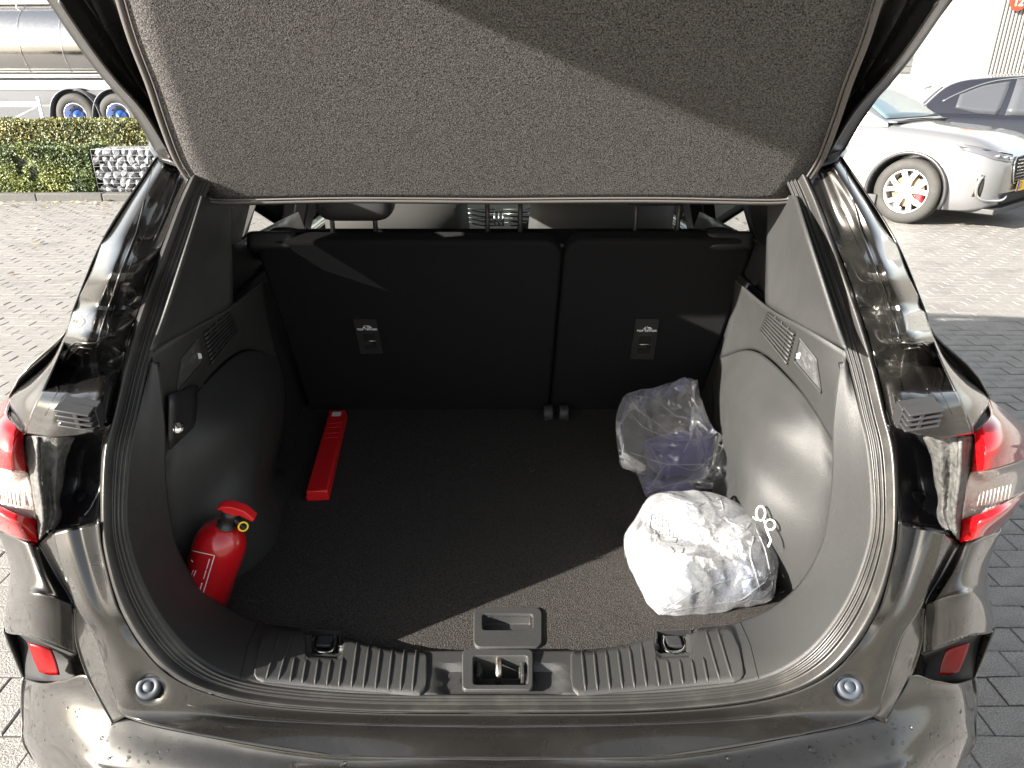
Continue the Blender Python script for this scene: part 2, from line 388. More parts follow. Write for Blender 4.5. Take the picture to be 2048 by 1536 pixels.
# vents: a recessed dark patch with angled slats (each slat a part of its panel)
for s, pan in ((1, bands[0]), (-1, bands[1])):
    flip = Matrix.Diagonal((s, 1, 1, 1))
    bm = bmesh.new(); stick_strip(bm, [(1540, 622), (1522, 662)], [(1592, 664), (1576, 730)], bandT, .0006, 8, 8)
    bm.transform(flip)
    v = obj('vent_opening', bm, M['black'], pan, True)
    for i in range(8):
        t = (i + .5) / 8
        a = (1540 + (1522 - 1540) * t, 622 + (662 - 622) * t); b = (1592 + (1576 - 1592) * t, 664 + (730 - 664) * t)
        pts = stick([a, b], bandT, .0035, 8)
        bm = bmesh.new(); tube(bm, pts, .0021, 6); bm.transform(flip)
        obj('slat', bm, M['plastic'], pan, True)
    for k in range(1, 4):
        t = k / 4; a = (1540 + 52 * t, 622 + 42 * t); b = (1522 + 54 * t, 662 + 68 * t)
        bm = bmesh.new(); tube(bm, stick([a, b], bandT, .002, 6), .0014, 5); bm.transform(flip)
        obj('vent_rib', bm, M['plastic'], pan, True)
    # courtesy lamp
    lampc = [(1601, 676), (1634, 718), (1644, 785), (1590, 722), (1601, 676)]
    bm = bmesh.new(); tube(bm, stick(lampc, bandT, .0015, 8), .0022, 6, False); bm.transform(flip); obj('lamp_frame', bm, M['plastic'], pan, True)
    bm = bmesh.new(); stick_strip(bm, [(1601, 680), (1593, 721)], [(1632, 718), (1642, 779)], bandT, .0012, 8, 8); bm.transform(flip)
    obj('lamp_lens', bm, mat('frosted_lens', (.07, .07, .07), .25, 0, .6, bump=.001, bscale=300, col3=(.16, .16, .17), c3scale=60, c3amt=.9) if 'lamp' not in M else M['lamp'], pan, True)
    if 'lamp' not in M: M['lamp'] = bpy.data.materials['frosted_lens']
    bm = bmesh.new(); stick_strip(bm, [(1596, 706), (1594, 716)], [(1603, 705), (1601, 717)], bandT, .002, 3, 3); bm.transform(flip)
    obj('lamp_switch', bm, M['white'], pan, True)
# --- hook plate on the left side
adopt(both('hook_plate', [[(1600, 770, 1.185), (1655, 790, 1.06)], [(1604, 850, 1.16), (1655, 900, 1.04)]], M['plastic2'], None, 4, 4, .004, only=-1))
bm = bmesh.new(); c = aY(998 - 641, 855, 1.06); c = aY(356, 856, 1.06)
lathe(bm, [(.0, .006), (.008, .005), (.011, .001), (.011, -.006)], Matrix.Translation(c) @ Vector((.7, -.6, .35)).to_track_quat('Z', 'Y').to_matrix().to_4x4(), 20)
adopt(obj('bag_hook', bm, M['chrome'], None))
# --- load floor
ZF = .722
fl = [[Vector((x, y, ZF)) for x in (-.64, -.3, 0, .3, .64)] for y in (.93, 1.25, 1.6, 2.02)]
fhole = [(959, 1222, 1083, 1300)]
adopt(obj('load_floor', gridbm(gridpts(fl, 22, 26, True, True), skip=lambda q: inrect(q, [(966, 1230, 1064, 1264)])), M['carpet'], None, True))
# --- floor handle plate, recessed grip
def ringplate(outer, inner, z, th, m, name, parent=None, r=8, depth=.02, wallm=None):
    """raised plate with a rectangular opening and a pocket below; outer/inner in photo pixels on height z"""
    bm = bmesh.new()
    def rr(rc, rad, n=5):
        x0, y0, x1, y1 = rc; P = []
        for cx, cy, a0 in ((x1 - rad, y0 + rad, -90), (x1 - rad, y1 - rad, 0), (x0 + rad, y1 - rad, 90), (x0 + rad, y0 + rad, 180)):
            for k in range(n): a = R(a0 + 90 * k / (n - 1)); P.append((cx + rad * math.cos(a), cy + rad * math.sin(a)))
        return P
    o, i = rr(outer, r), rr(inner, min(r, 6))
    O = [aZ(x, y, z) for x, y in o]; I = [aZ(x, y, z) for x, y in i]; up = Vector((0, 0, th)); n = len(O)
    ro = [bm.verts.new(p) for p in O]; rt = [bm.verts.new(p.lerp(Vector((sum((q.x for q in O)) / n, sum((q.y for q in O)) / n, p.z)), .018) + up) for p in O]
    it = [bm.verts.new(p + up) for p in I]; ii = [bm.verts.new(p + up * .6) for p in I]
    cen = sum(I, Vector()) / n
    ib = [bm.verts.new(cen + (p - cen) * .93 - Vector((0, 0, depth))) for p in I]
    for a, b in ((ro, rt), (rt, it), (it, ii), (ii, ib)):
        for k in range(n): bm.faces.new((a[k], a[(k + 1) % n], b[(k + 1) % n], b[k]))
    bm.faces.new(ib)
    bmesh.ops.recalc_face_normals(bm, faces=bm.faces[:])
    if bm.faces[-1].normal.z < 0 and False: pass
    o = obj(name, bm, m, parent, True, bevel=.0012); return o
hp = adopt(ringplate((947, 1218, 1084, 1299), (964, 1232, 1066, 1264), ZF, .005, M['plastic'], 'floor_handle', r=13, depth=.018))
# --- striker housing in the middle of the sill
ZS = .748
dep = []
sh = adopt(ringplate((924, 1302, 1066, 1384), (946, 1316, 1056, 1374), ZS + .001, .005, M['plastic'], 'striker_housing', r=9, depth=.045))
bm = bmesh.new(); p0, p1 = aZ(997, 1372, ZS - .035), aZ(997, 1322, ZS - .02)
tube(bm, [p0 + Vector((0, 0, -.01)), p0 + Vector((0, 0, .018)), p0.lerp(p1, .12) + Vector((0, 0, .026)), p0.lerp(p1, .85) + Vector((0, 0, .022)), p1 + Vector((0, .004, .012)), p1 + Vector((0, .006, -.02))], .0055, 10)
st = adopt(obj('striker', bm, M['steel'], None))
for sx in (-1, 1):
    bm = bmesh.new(); c = aZ(1001 + sx * 44, 1346, ZS - .014); box(bm, c, (.006, .03, .02)); box(bm, c + Vector((-sx * .004, 0, .001)), (.004, .014, .014))
    adopt(obj('housing_clip', bm, M['plastic'], None, False, bevel=.0015))
# scooped hollows beside the housing: low wedge rims
# --- scuff plates with ribs, lashing eyes
def poly_on(px, z): return [aZ(x, y, z) for x, y in px]
sc_px = [(1146, 1305), (1190, 1304), (1240, 1294), (1290, 1277), (1306, 1276), (1313, 1308), (1322, 1316), (1378, 1313), (1392, 1304), (1384, 1264), (1392, 1257), (1450, 1251), (1462, 1256), (1478, 1295), (1488, 1350), (1478, 1364), (1300, 1382), (1165, 1392), (1150, 1386), (1141, 1350), (1140, 1312)]
def rail_at(px, off): return hit(px[0], px[1], frm_T, off)
top_r = [(1141, 1312), (1146, 1306), (1190, 1304), (1240, 1294), (1290, 1278), (1307, 1276), (1312, 1311), (1320, 1317), (1379, 1314), (1385, 1307), (1387, 1262), (1394, 1257), (1450, 1251), (1463, 1257), (1478, 1295), (1488, 1345)]
bot_r = [(1141, 1352), (1146, 1382), (1156, 1391), (1170, 1391), (1300, 1382), (1470, 1366), (1482, 1360), (1488, 1350)]
def yat(rail, x):
    for (x0, y0), (x1, y1) in zip(rail, rail[1:]):
        if x <= x1: return y0 + (y1 - y0) * (x - x0) / (x1 - x0)
    return rail[-1][1]
xs_ = sorted(set([1141 + 347 * k / 80 for k in range(81)] + [q[0] for q in top_r + bot_r]))
for s in (1, -1):
    Gq = []
    for x in xs_:
        ya, yb = yat(top_r, x), yat(bot_r, x); row = []
        for j in range(9):
            h = hit(x, ya + (yb - ya) * j / 8, frm_T, .003)
            row.append(h if h is not None else aZ(x, ya + (yb - ya) * j / 8, ZS + .003))
        Gq.append([Vector((s * p.x, p.y, p.z)) for p in row])
    sp = adopt(obj('scuff_plate', gridbm(Gq, flip=s < 0), M['plastic'], None, True, solid=.004, offset=-1))
    if sp.data.polygons[40].normal.z < 0: sp.data.flip_normals()
    ribs = [((1163, 1302), (1171, 1384)), ((1187, 1302), (1195, 1383)), ((1211, 1302), (1220, 1382)), ((1235, 1299), (1245, 1380)), ((1258, 1295), (1269, 1379)), ((1281, 1287), (1293, 1377)),
            ((1310, 1318), (1318, 1375)), ((1334, 1322), (1342, 1373)), ((1359, 1322), (1366, 1371)), ((1383, 1322), (1391, 1369)), ((1406, 1317), (1415, 1366)), ((1410, 1260), (1439, 1362)), ((1433, 1258), (1463, 1359))]
    for ra, rb in ribs:
        pts = [p + Vector((0, 0, .0028)) for p in stick([ra, rb], frm_T, 0, 6)]
        if len(pts) < 2: continue
        bm = bmesh.new(); tube(bm, pts, [.0009] + [.0024] * (len(pts) - 2) + [.0009], 6); bm.transform(Matrix.Diagonal((s, 1, 1, 1)) )
        r = obj('rib', bm, M['plastic'], sp, True)
    # lashing eye in its notch
    bm = bmesh.new()
    q = [aZ(1314, 1262, ZS), aZ(1380, 1259, ZS), aZ(1384, 1312, ZS), aZ(1318, 1314, ZS)]
    cen = sum(q, Vector()) / 4
    lo = [cen + (p - cen) * .96 - Vector((0, 0, .022)) for p in q]
    vq = [bm.verts.new(p) for p in q]; vl = [bm.verts.new(p) for p in lo]
    for i in range(4): bm.faces.new((vq[i], vq[(i + 1) % 4], vl[(i + 1) % 4], vl[i]))
    bm.faces.new(vl); bm.transform(Matrix.Diagonal((s, 1, 1, 1)))
    notch = adopt(obj('lashing_recess', bm, M['plastic2'], None, False, solid=.003))
    bm = bmesh.new(); a = [aZ(x, y, .742) for x, y in ((1327, 1272), (1325, 1286), (1330, 1299), (1340, 1305), (1356, 1305), (1367, 1300), (1372, 1288), (1368, 1274))]
    tube(bm, spline(a, 4), .0034, 8); bm.transform(Matrix.Diagonal((s, 1, 1, 1)))
    adopt(obj('lashing_eye', bm, M['chrome'], None))
    bm = bmesh.new(); cc = aZ(1347, 1284, .741); box(bm, cc, (.027, .026, .008)); bm.transform(Matrix.Diagonal((s, 1, 1, 1)))
    adopt(obj('strap_tab', bm, M['plastic2'], None, True, bevel=.003))
# seam line between sill cover and side trim on each side
bm = bmesh.new(); tube(bm, [p + Vector((0, 0, -.0005)) for p in stick([(1480, 1245), (1500, 1290), (1517, 1358)], frm_T, .0003, 8)], .0013, 5)
adopt(pair('trim_seam', bm, M['black'], None)); 
# hollows beside the striker housing
for s in (1, -1):
    for a, b, c in (((1080, 1332), (1119, 1334), (1124, 1386)),):
        bm = bmesh.new(); stick_strip(bm, [(1072, 1331), (1112, 1331), (1121, 1345)], [(1072, 1384), (1105, 1386), (1121, 1386)], frm_T, .0005, 8, 4); bm.free()

# --- painted sheet metal: sill panel, bevel, pillars
rows = [[Cw[7] + (aY(1796, 1046, .93) - aY(1790, 1099, .93)), (1828, 1052, .905), (1860, 1057, .90), (1889, 1063, .905)],
        [Cw[7], (1818, 1105, .89), (1845, 1117, .882), (1872, 1130, .885)],
        [Cw[6], (1790, 1203, .862), (1815, 1209, .858), (1839, 1215, .862)],
        [(1745, 1240, .86), (1763, 1251, .853), (1783, 1262, .85), (1802, 1273, .853)],
        [(1712, 1293, .847), (1735, 1307, .842), (1758, 1321, .84), (1781, 1335, .843)],
        [Cw[4], (1690, 1362, .832), (1728, 1376, .828), (1765, 1390, .832)],
        [Cw[3], (1630, 1404, .827), (1686, 1419, .822), (1746, 1433, .815)],
        [Cw[2], (1500, 1436, .83), (1540, 1448, .815), (1616, 1467, .795)],
        [Cw[1], (1270, 1449, .833), (1290, 1467, .815), (1317, 1515, .785)],
        [Cw[0], (998, 1453, .832), (998, 1472, .815), (998, 1520, .78)]]
Gp = gridpts([[P3(t) for t in r] for r in rows], 8, 8)
def dimple(p):
    c = aY(1697, 1373, .832); d = (p - c).length; 
    return Vector((0, .012, -.010)) * math.exp(-(d / .022) ** 4)
Gp = [[p + dimple(p) for p in r] for r in Gp]
Hp = Gp + [[Vector((-p.x, p.y, p.z)) for p in r] for r in Gp[-2::-1]]
sill = adopt(obj('rear_panel', gridbm(Hp), M['paint'], None, True, solid=.002, offset=-1))
sill_T = tree_of(Hp)
# light ledges that run along the sill
for rl in ([(998, 1452), (1317, 1445), (1540, 1429), (1620, 1408)], [(998, 1519), (1317, 1513), (1600, 1468), (1742, 1432)]):
    pts = spline([h for h in stick([(1996 - x, y) for x, y in rl[:0:-1]] + rl, sill_T, .0002, 4)], 1)
    bm = bmesh.new(); tube(bm, pts, .0022, 6); adopt(obj('panel_ledge', bm, M['paint'], None))
bevel = [[(1889, 1063, .905), (1905, 1076, .915), (1918, 1088, .93)], [(1872, 1130, .885), (1878, 1140, .892), (1885, 1148, .915)], [(1839, 1215, .862), (1844, 1214, .872), (1849, 1212, .89)],
         [(1802, 1273, .853), (1822, 1277, .868), (1843, 1283, .885)], [(1781, 1335, .843), (1802, 1342, .86), (1822, 1350, .875)], [(1765, 1390, .832), (1783, 1392, .84), (1800, 1393, .855)], [(1746, 1433, .815), (1758, 1440, .825), (1770, 1447, .835)]]
adopt(both('corner_flange', bevel, M['paint'], None, 7, 4, .002))
for rail in ([(r[0]) for r in bevel], [r[2] for r in bevel]):
    pts = spline([P3(t) for t in rail], 6); bm = bmesh.new(); tube(bm, pts, .0016, 6); adopt(pair('flange_edge', bm, M['paint'], None))
# rubber buffers
M['buffer'] = mat('buffer_rubber', (.022, .028, .038), .6)
for s in (1, -1):
    c = aY(1697, 1373, .836); n = Vector((-.15, -.72, .68)).normalized()
    Mx = Matrix.Diagonal((s, 1, 1, 1)) @ Matrix.Translation(c) @ n.to_track_quat('Z', 'Y').to_matrix().to_4x4()
    bm = bmesh.new(); lathe(bm, [(.0185, -.012), (.0185, .006), (.0165, .0085), (.0095, .0085), (.009, .0065), (.008, .0065), (.0075, .0085), (0, .0085)], Mx, 28)
    adopt(obj('rubber_buffer', bm, M['buffer'], None))
# pillars, outside the seal: gutter, dark wall, outer skin
def YY(k, off): return Cw[k].y + off
pil = [[Cw[15], (1636, 340, YY(15, .010)), (1655, 336, YY(15, -.004)), (1668, 328, YY(15, -.006)), (1683, 318, YY(15, .03))],
       [Cw[14], (1658, 402, YY(14, .012)), (1688, 398, YY(14, -.006)), (1712, 394, YY(14, -.006)), (1732, 392, YY(14, .04))],
       [Cw[13], (1687, 478, YY(13, .012)), (1727, 476, YY(13, -.008)), (1755, 474, YY(13, -.006)), (1784, 472, YY(13, .045))],
       [onap(1695, 545), (1719, 545, 1.065 + .010), (1756, 545, 1.065 - .012), (1780, 545, 1.065 - .008), (1812, 545, 1.065 + .045)],
       [Cw[12], (1748, 619, YY(12, .010)), (1783, 619, YY(12, -.015)), (1812, 619, YY(12, -.012)), (1845, 615, YY(12, .04))],
       [onap(1736, 670), (1765, 672, .975), (1797, 675, .948), (1828, 676, .943), (1864, 672, .99)],
       [Cw[11], (1777, 726, YY(11, .006)), (1808, 730, YY(11, -.016)), (1845, 734, YY(11, -.014)), (1886, 728, YY(11, .02))],
       [onap(1764, 778), (1786, 782, .905), (1820, 790, .89), (1868, 794, .893), (1912, 786, .915)],
       [Cw[10], (1794, 826, .885), (1833, 838, .875), (1888, 842, .88), (1932, 832, .90)],
       [onap(1781, 852), (1800, 858, .880), (1848, 872, .880), (1900, 874, .882), (1946, 868, .90)]]
def ridge(p, u, v):
    # pressed bead that wanders down the pillar
    c = .62 + (.10 if u > .62 else 0) * min(1, (u - .62) / .08 if u > .62 else 0)
    if u > .9: return Vector((0, 0, 0))
    return Vector((0, -.0035, .003)) * (1 / (1 + math.exp(-(v - c) / .008)) - .5) if v > .4 else Vector((0, 0, 0))
pill = adopt(both('rear_pillar', pil, M['paint'], None, 8, 12, .002, disp=ridge))
pil_T = tree_of(gridpts([[P3(t) for t in r] for r in pil], 8, 10))
for rail, rad in (([(1686, 330), (1706, 400), (1723, 466), (1760, 560), (1787, 640), (1797, 675), (1802, 684), (1824, 686), (1842, 684), (1854, 692), (1868, 722), (1886, 752), (1884, 766), (1879, 782), (1893, 812), (1904, 830)], .0020),
                  ([(1795, 680), (1806, 698), (1836, 694), (1856, 712), (1872, 752), (1868, 775), (1878, 800)], .0014)):
    pts = stick(rail, pil_T, .0006, 4)
    bm = bmesh.new(); tube(bm, spline(pts, 2), rad, 6); adopt(pair('pressed_bead', bm, M['paint'], None))
pts = stick([(1719, 612), (1746, 612)], pil_T, .0003, 6); bm = bmesh.new(); tube(bm, pts, .0009, 5); adopt(pair('body_joint', bm, M['black'], None))
# body shoulder that runs down to the tail lamp
shd = [[(1862, 668, 1.00), (1865, 669, 1.03), (1867, 671, 1.08)], [(1884, 722, .955), (1890, 718, .99), (1898, 724, 1.08)], [(1912, 785, .915), (1930, 772, .96), (1946, 765, 1.06)],
       [(1930, 830, .90), (1957, 808, .945), (1975, 792, 1.05)], [(1946, 868, .90), (1967, 852, .935), (1984, 826, .985)]]
adopt(both('body_shoulder', shd, M['paint'], None, 6, 6, .002))
# --- dark pocket behind the lamp and the foam gasket strip
adopt(both('lamp_pocket', [[(1776, 850, .92), (1815, 862, .955), (1868, 872, .92)], [(1790, 900, .96), (1830, 905, 1.0), (1880, 915, .97)], [(1794, 970, .96), (1835, 975, 1.0), (1890, 985, .97)], [(1797, 1048, .915), (1840, 1058, .93), (1900, 1070, .92)]], M['pocket'], None, 6, 6, .002))
bm = bmesh.new(); c = aY(1830, 1002, .985); lathe(bm, [(.0, .006), (.012, .0055), (.0125, .003), (.0165, .003), (.017, -.006)], Matrix.Translation(c) @ Vector((-.1, -1, .2)).to_track_quat('Z', 'Y').to_matrix().to_4x4(), 24)
adopt(pair('rubber_plug', bm, M['pocket'], None))
gk = [[(1846, 876, .925), (1870, 868, .905), (1895, 870, .90), (1918, 872, .905), (1944, 872, .915)],
      [(1862, 915, .93), (1880, 905, .905), (1900, 902, .905), (1918, 903, .895), (1946, 895, .92)],
      [(1868, 960, .93), (1883, 950, .905), (1900, 948, .91), (1916, 948, .895), (1938, 945, .92)],
      [(1876, 1000, .93), (1886, 990, .91), (1897, 992, .912), (1910, 992, .895), (1930, 992, .92)],
      [(1872, 1032, .925), (1884, 1025, .91), (1896, 1028, .91), (1906, 1030, .897), (1924, 1035, .92)],
      [(1888, 1062, .915), (1895, 1060, .905), (1902, 1062, .905), (1910, 1066, .90), (1919, 1080, .925)]]
adopt(both('lamp_gasket', gk, M['gasket'], None, 7, 6, .004, disp=lambda p, u, v: Vector((0, -.0018 * noise.noise(p * 140), .001 * noise.noise(p * 90)))))
bm = bmesh.new(); tube(bm, spline([P3(g[3]) + Vector((0, -.003, 0)) for g in gk], 5), .0028, 6); adopt(pair('gasket_bead', bm, M['gasket'], None))
# --- slotted clip on each pillar
for s in (1, -1):
    c = aY(1841, 832, .862); rot = Matrix.Rotation(R(-10), 3, 'Y') @ Matrix.Rotation(R(18), 3, 'X')
    bm = bmesh.new(); box(bm, c + Vector((0, .014, 0)), (.048, .018, .034), rot)
    for k in range(4): box(bm, c + rot @ Vector((0, -.002, -.0145 + .0097 * k)), (.046, .018, .0036), rot)
    box(bm, c + rot @ Vector((-.004, -.004, 0)), (.006, .012, .03), rot)
    bm.transform(Matrix.Diagonal((s, 1, 1, 1))); bmesh.ops.recalc_face_normals(bm, faces=bm.faces[:])
    adopt(obj('slotted_clip', bm, M['plastic2'], None, False, bevel=.0012))
# --- tail lamps
lamp = [[(1948, 868, .915), (1966, 851, .915), (1984, 826, .955), (1972, 790, 1.06)],
        [(1948, 884, .915), (1972, 872, .90), (2010, 850, .94), (2047, 849, 1.09)],
        [(1944, 915, .915), (1978, 908, .885), (2030, 890, .93), (2072, 880, 1.09)],
        [(1941, 945, .92), (1980, 940, .895), (2034, 925, .94), (2082, 905, 1.09)]]
lampc = [[(1941, 945, .92), (1980, 940, .900), (2034, 925, .945), (2082, 905, 1.09)], [(1936, 962, .925), (1978, 962, .935), (2030, 944, .965), (2078, 925, 1.09)],
         [(1928, 1000, .925), (1970, 996, .93), (2026, 975, .96), (2074, 950, 1.09)], [(1922, 1040, .925), (1966, 1026, .92), (2020, 1000, .95), (2066, 975, 1.09)]]
lampb = [[(1922, 1040, .925), (1966, 1026, .905), (2022, 1000, .94), (2066, 975, 1.09)], [(1921, 1060, .925), (1968, 1048, .895), (2026, 1018, .935), (2060, 985, 1.09)],
         [(1919, 1086, .93), (1962, 1076, .915), (2003, 1056, .975), (2042, 1004, 1.09)]]
for s in (1, -1):
    tl = lambda: None
    for nm, g, m in (('tail_lamp', lamp, 'redlens'), ('reversing_lens', lampc, 'clearlens'), ('lower_lens', lampb, 'redlens')):
        o = both(nm, g, M[m], None, 8, 8, .004, only=s)[0]
        if nm == 'tail_lamp': adopt(o); root_l = o
        else: adopt(o)
    # reflector strips inside the clear section
    for k in range(9):
        t = k / 8
        a = aY(1955 + 62 * t, 1012 - 14 * t, .912 + .02 * t); b = aY(1960 + 62 * t, 985 - 16 * t, .915 + .02 * t)
        a.x *= s; b.x *= s
        bm = bmesh.new(); tube(bm, [a, b], .0011, 5); obj('prism_strip', bm, M['clearlens'], root_l)
# the quarter panel behind the lamp, sides, bumper
bump = [[(1918, 1088, .93), (1945, 1082, .925), (1975, 1071, .95), (2003, 1058, 1.0), Vector((.905, 1.12, .93))],
        [(1885, 1148, .915), (1920, 1140, .90), (1950, 1132, .925), (1980, 1120, 1.0), Vector((.905, 1.12, .88))],
        [(1850, 1205, .893), (1895, 1186, .875), (1940, 1170, .90), (1976, 1157, .99), Vector((.905, 1.12, .85))],
        [(1848, 1216, .888), (1900, 1197, .865), (1948, 1190, .885), (1985, 1213, .985), Vector((.92, 1.12, .80))],
        [(1845, 1262, .895), (1897, 1243, .872), (1948, 1228, .89), (1988, 1236, .985), Vector((.92, 1.12, .76))],
        [(1843, 1308, .90), (1892, 1289, .878), (1942, 1272, .893), (1986, 1258, .985), Vector((.92, 1.12, .72))]]
def G3(rows): return [[P3(t) for t in r] for r in rows]
adopt(both('bumper_corner', bump, M['paint'], None, 7, 6, .003))
adopt(both('lamp_recess', [[(1843, 1309, .90), (1892, 1290, .878), (1942, 1273, .893), (1985, 1259, .985)], [(1850, 1318, .98), (1898, 1300, .99), (1942, 1284, 1.0), (1975, 1268, 1.04)], [(1845, 1360, .95), (1882, 1372, .96), (1920, 1366, .97), (1950, 1356, 1.02)]], M['black'], None, 6, 6, .002))
adopt(both('rear_reflector', [[(1893, 1299, .965), (1916, 1292, .965), (1940, 1286, .97)], [(1884, 1325, .955), (1906, 1322, .958), (1932, 1312, .965)], [(1878, 1350, .945), (1898, 1350, .95), (1918, 1344, .955)]], M['reflector'], None, 4, 4, .002))
adopt(both('recess_edge', [[(1986, 1258, .985), Vector((.915, 1.08, .72))], [(1968, 1305, .995), Vector((.915, 1.10, .66))], [(1948, 1355, 1.01), Vector((.91, 1.12, .58))]], M['paint'], None, 5, 5, .004))
bl = [[Vector((0, .80, .688)), aZ(1317, 1515, .690), aZ(1616, 1467, .700), aZ(1746, 1434, .712), aZ(1781, 1405, .728), (1822, 1352, .875), aZ(1870, 1362, .735), aZ(1912, 1368, .70), aZ(1948, 1357, .62)],
      [Vector((0, .775, .678)), aZ(1317, 1530, .680), aZ(1625, 1487, .690), aZ(1750, 1462, .698), aZ(1790, 1435, .708), aZ(1830, 1400, .715), aZ(1878, 1390, .70), aZ(1920, 1390, .665), aZ(1952, 1390, .59)],
      [Vector((0, .70, .665)), aZ(1330, 1590, .665), aZ(1650, 1545, .668), aZ(1770, 1525, .668), aZ(1810, 1505, .67), aZ(1860, 1475, .665), aZ(1900, 1460, .645), aZ(1932, 1448, .61), aZ(1951, 1440, .555)],
      [Vector((0, .66, .63)), aZ(1340, 1640, .63), aZ(1670, 1600, .63), aZ(1790, 1580, .63), aZ(1835, 1560, .62), aZ(1880, 1530, .60), aZ(1915, 1510, .58), aZ(1935, 1500, .55), aZ(1944, 1495, .52)],
      [Vector((0, .68, .40)), Vector((.35, .69, .40)), Vector((.58, .72, .40)), Vector((.66, .75, .40)), Vector((.71, .78, .40)), Vector((.75, .82, .40)), Vector((.80, .87, .40)), Vector((.835, .92, .40)), Vector((.855, .96, .40))]]
Gb = gridpts(G3(bl), 8, 6)
Hb = [[Vector((-p.x, p.y, p.z)) for p in r[:0:-1]] + r for r in Gb]
bump_o = adopt(obj('rear_bumper', gridbm(Hb, flip=True), M['paint'], None, True, solid=.003, offset=-1))
bumpT = tree_of(Hb)
adopt(both('bumper_side', [[P3(r[-1]), Vector((.90, 1.16, z))] for r, z in zip(bl, (.66, .60, .54, .48, .40))], M['paint'], None, 5, 5, .003))

# --- tailgate, raised
LP = Vector((0, 1.372, 1.511)); LD = Vector((0, -.607, .795)).normalized(); LN = Vector((0, .795, .607))   # plane point, up the lid, outwards
ys = [0, 60, 117, 167, 220, 283, 323, 360]
O_ = [905, 865, 825, 785, 738, 698, 675, 655]
I_ = [752, 726, 702, 682, 655, 628, 610, 596]
def lidpt(dx, y, off): return aPl(CX + dx, y, LP + LN * off, LN)
rowsL = []
ext = []
for y, o, i in zip(ys, O_, I_):
    rowsL.append([lidpt(o, y, .0), lidpt(o - 7, y, -.004), lidpt(o - 24, y, -.020), lidpt(o - 34, y, -.012), lidpt((o + i) / 2 - 10, y, .028), lidpt(i + 14, y, .020), lidpt(i - 26, y, .03)])
d = [(a - b) for a, b in zip(rowsL[0], rowsL[1])]
for k in (2, 4): ext.append([p + v * k + Vector((0, -.0, .0)) for p, v in zip(rowsL[0], d)])
allr = ext[::-1] + rowsL
gate = thing('x', None, None); bpy.data.objects.remove(gate)
lidG = gridpts(allr, 5, 5)
gates = both('tailgate_side', allr, M['paint'], None, 5, 5, .002)
adopt(gates)
# skin, light-blocking panel and lower part of the tailgate
top_t = 0.62
def LPt(x, t, off): return Vector((x, 0, 0)) + LP + LD * t + LN * off
skin = [[LPt(-.66, -.05, .075), LPt(0, -.10, .085), LPt(.66, -.05, .075)], [LPt(-.68, .3, .085), LPt(0, .28, .10), LPt(.68, .3, .085)], [LPt(-.71, top_t - .06, .04), LPt(0, top_t - .04, .06), LPt(.71, top_t - .06, .04)],
        [Vector((-.72, .76, 2.065)), Vector((0, .74, 2.10)), Vector((.72, .76, 2.065))], [Vector((-.70, .48, 2.165)), Vector((0, .44, 2.20)), Vector((.70, .48, 2.165))]]
adopt(obj('tailgate', gridbm(gridpts(skin, 8, 10)), M['paint'], None, True, solid=.012, offset=0))
inner = [[LPt(-.66, top_t - .06, .02), LPt(0, top_t - .06, .02), LPt(.66, top_t - .06, .02)], [Vector((-.68, .77, 2.015)), Vector((0, .75, 2.03)), Vector((.68, .77, 2.015))], [Vector((-.68, .50, 2.135)), Vector((0, .46, 2.16)), Vector((.68, .50, 2.135))]]
adopt(obj('tailgate_trim', gridbm(gridpts(inner, 8, 10)), M['plastic'], None, True, solid=.01, offset=0))
adopt(obj('tailgate_light_block', gridbm(gridpts([[LPt(-.54, -.06, .012), LPt(0, -.06, .02), LPt(.54, -.06, .012)], [LPt(-.56, .2, .03), LPt(0, .2, .04), LPt(.56, .2, .03)], [LPt(-.60, .52, .03), LPt(0, .52, .04), LPt(.60, .52, .03)]], 5, 6)), M['glass'], None, True, solid=.005, offset=0))  # opaque panel added behind the shelf to stop sun leaking onto the seats
# edge between skin and inner frame
for s in (1, -1):
    bm = bmesh.new()
    a = [LPt(.600 + .05 * t, t - .05, 0) for t in (0, .15, .3, .45, .66)]; E = [p for p in [rowsL[7][0], rowsL[4][0], rowsL[0][0], ext[0][0], ext[1][0]]]
    S = [LPt(.66, -.05, .08), LPt(.665, .15, .082), LPt(.685, .36, .085), LPt(.70, .5, .085), LPt(.71, .62, .08)]
    G = gridpts([[e, e.lerp(q, .5) + Vector((.008, 0, 0)), q] for e, q in zip(E, S)], 5, 4)
    G = [[Vector((s * p.x, p.y, p.z)) for p in r] for r in G]
    adopt(obj('tailgate_edge', gridbm(G), M['paint'], None, True, solid=.002))
# highlight bead along the frame and the gas strut
bm = bmesh.new(); tube(bm, spline([lidpt(o - 26, y, -.021) for y, o in zip(ys, O_)], 4), .0035, 8); adopt(pair('tailgate_bead', bm, M['paint'], None))
# corner end of the tailgate frame
for s in (1, -1):
    bm = bmesh.new(); pts = [lidpt(655, 360, .0), lidpt(640, 372, -.01), lidpt(622, 380, -.01), lidpt(604, 368, -.005), lidpt(610, 340, .0), lidpt(650, 335, 0)]
    prism(bm, pts, LN * .05); bm.transform(Matrix.Diagonal((s, 1, 1, 1))); bmesh.ops.recalc_face_normals(bm, faces=bm.faces[:]); adopt(obj('hinge_cover', bm, M['pocket'], None, False, bevel=.004))
adopt(both('corner_light_block', [[Cw[15] + Vector((0, .01, 0)), (1683, 318, YY(15, .03))], [Vector((.56, 1.375, 1.55)), Vector((.655, 1.40, 1.55))], [Vector((.56, 1.44, 1.60)), Vector((.65, 1.5, 1.59))]], M['paint'], None, 4, 4, .006))  # hidden filler added to close a gap where sun slipped past the lid
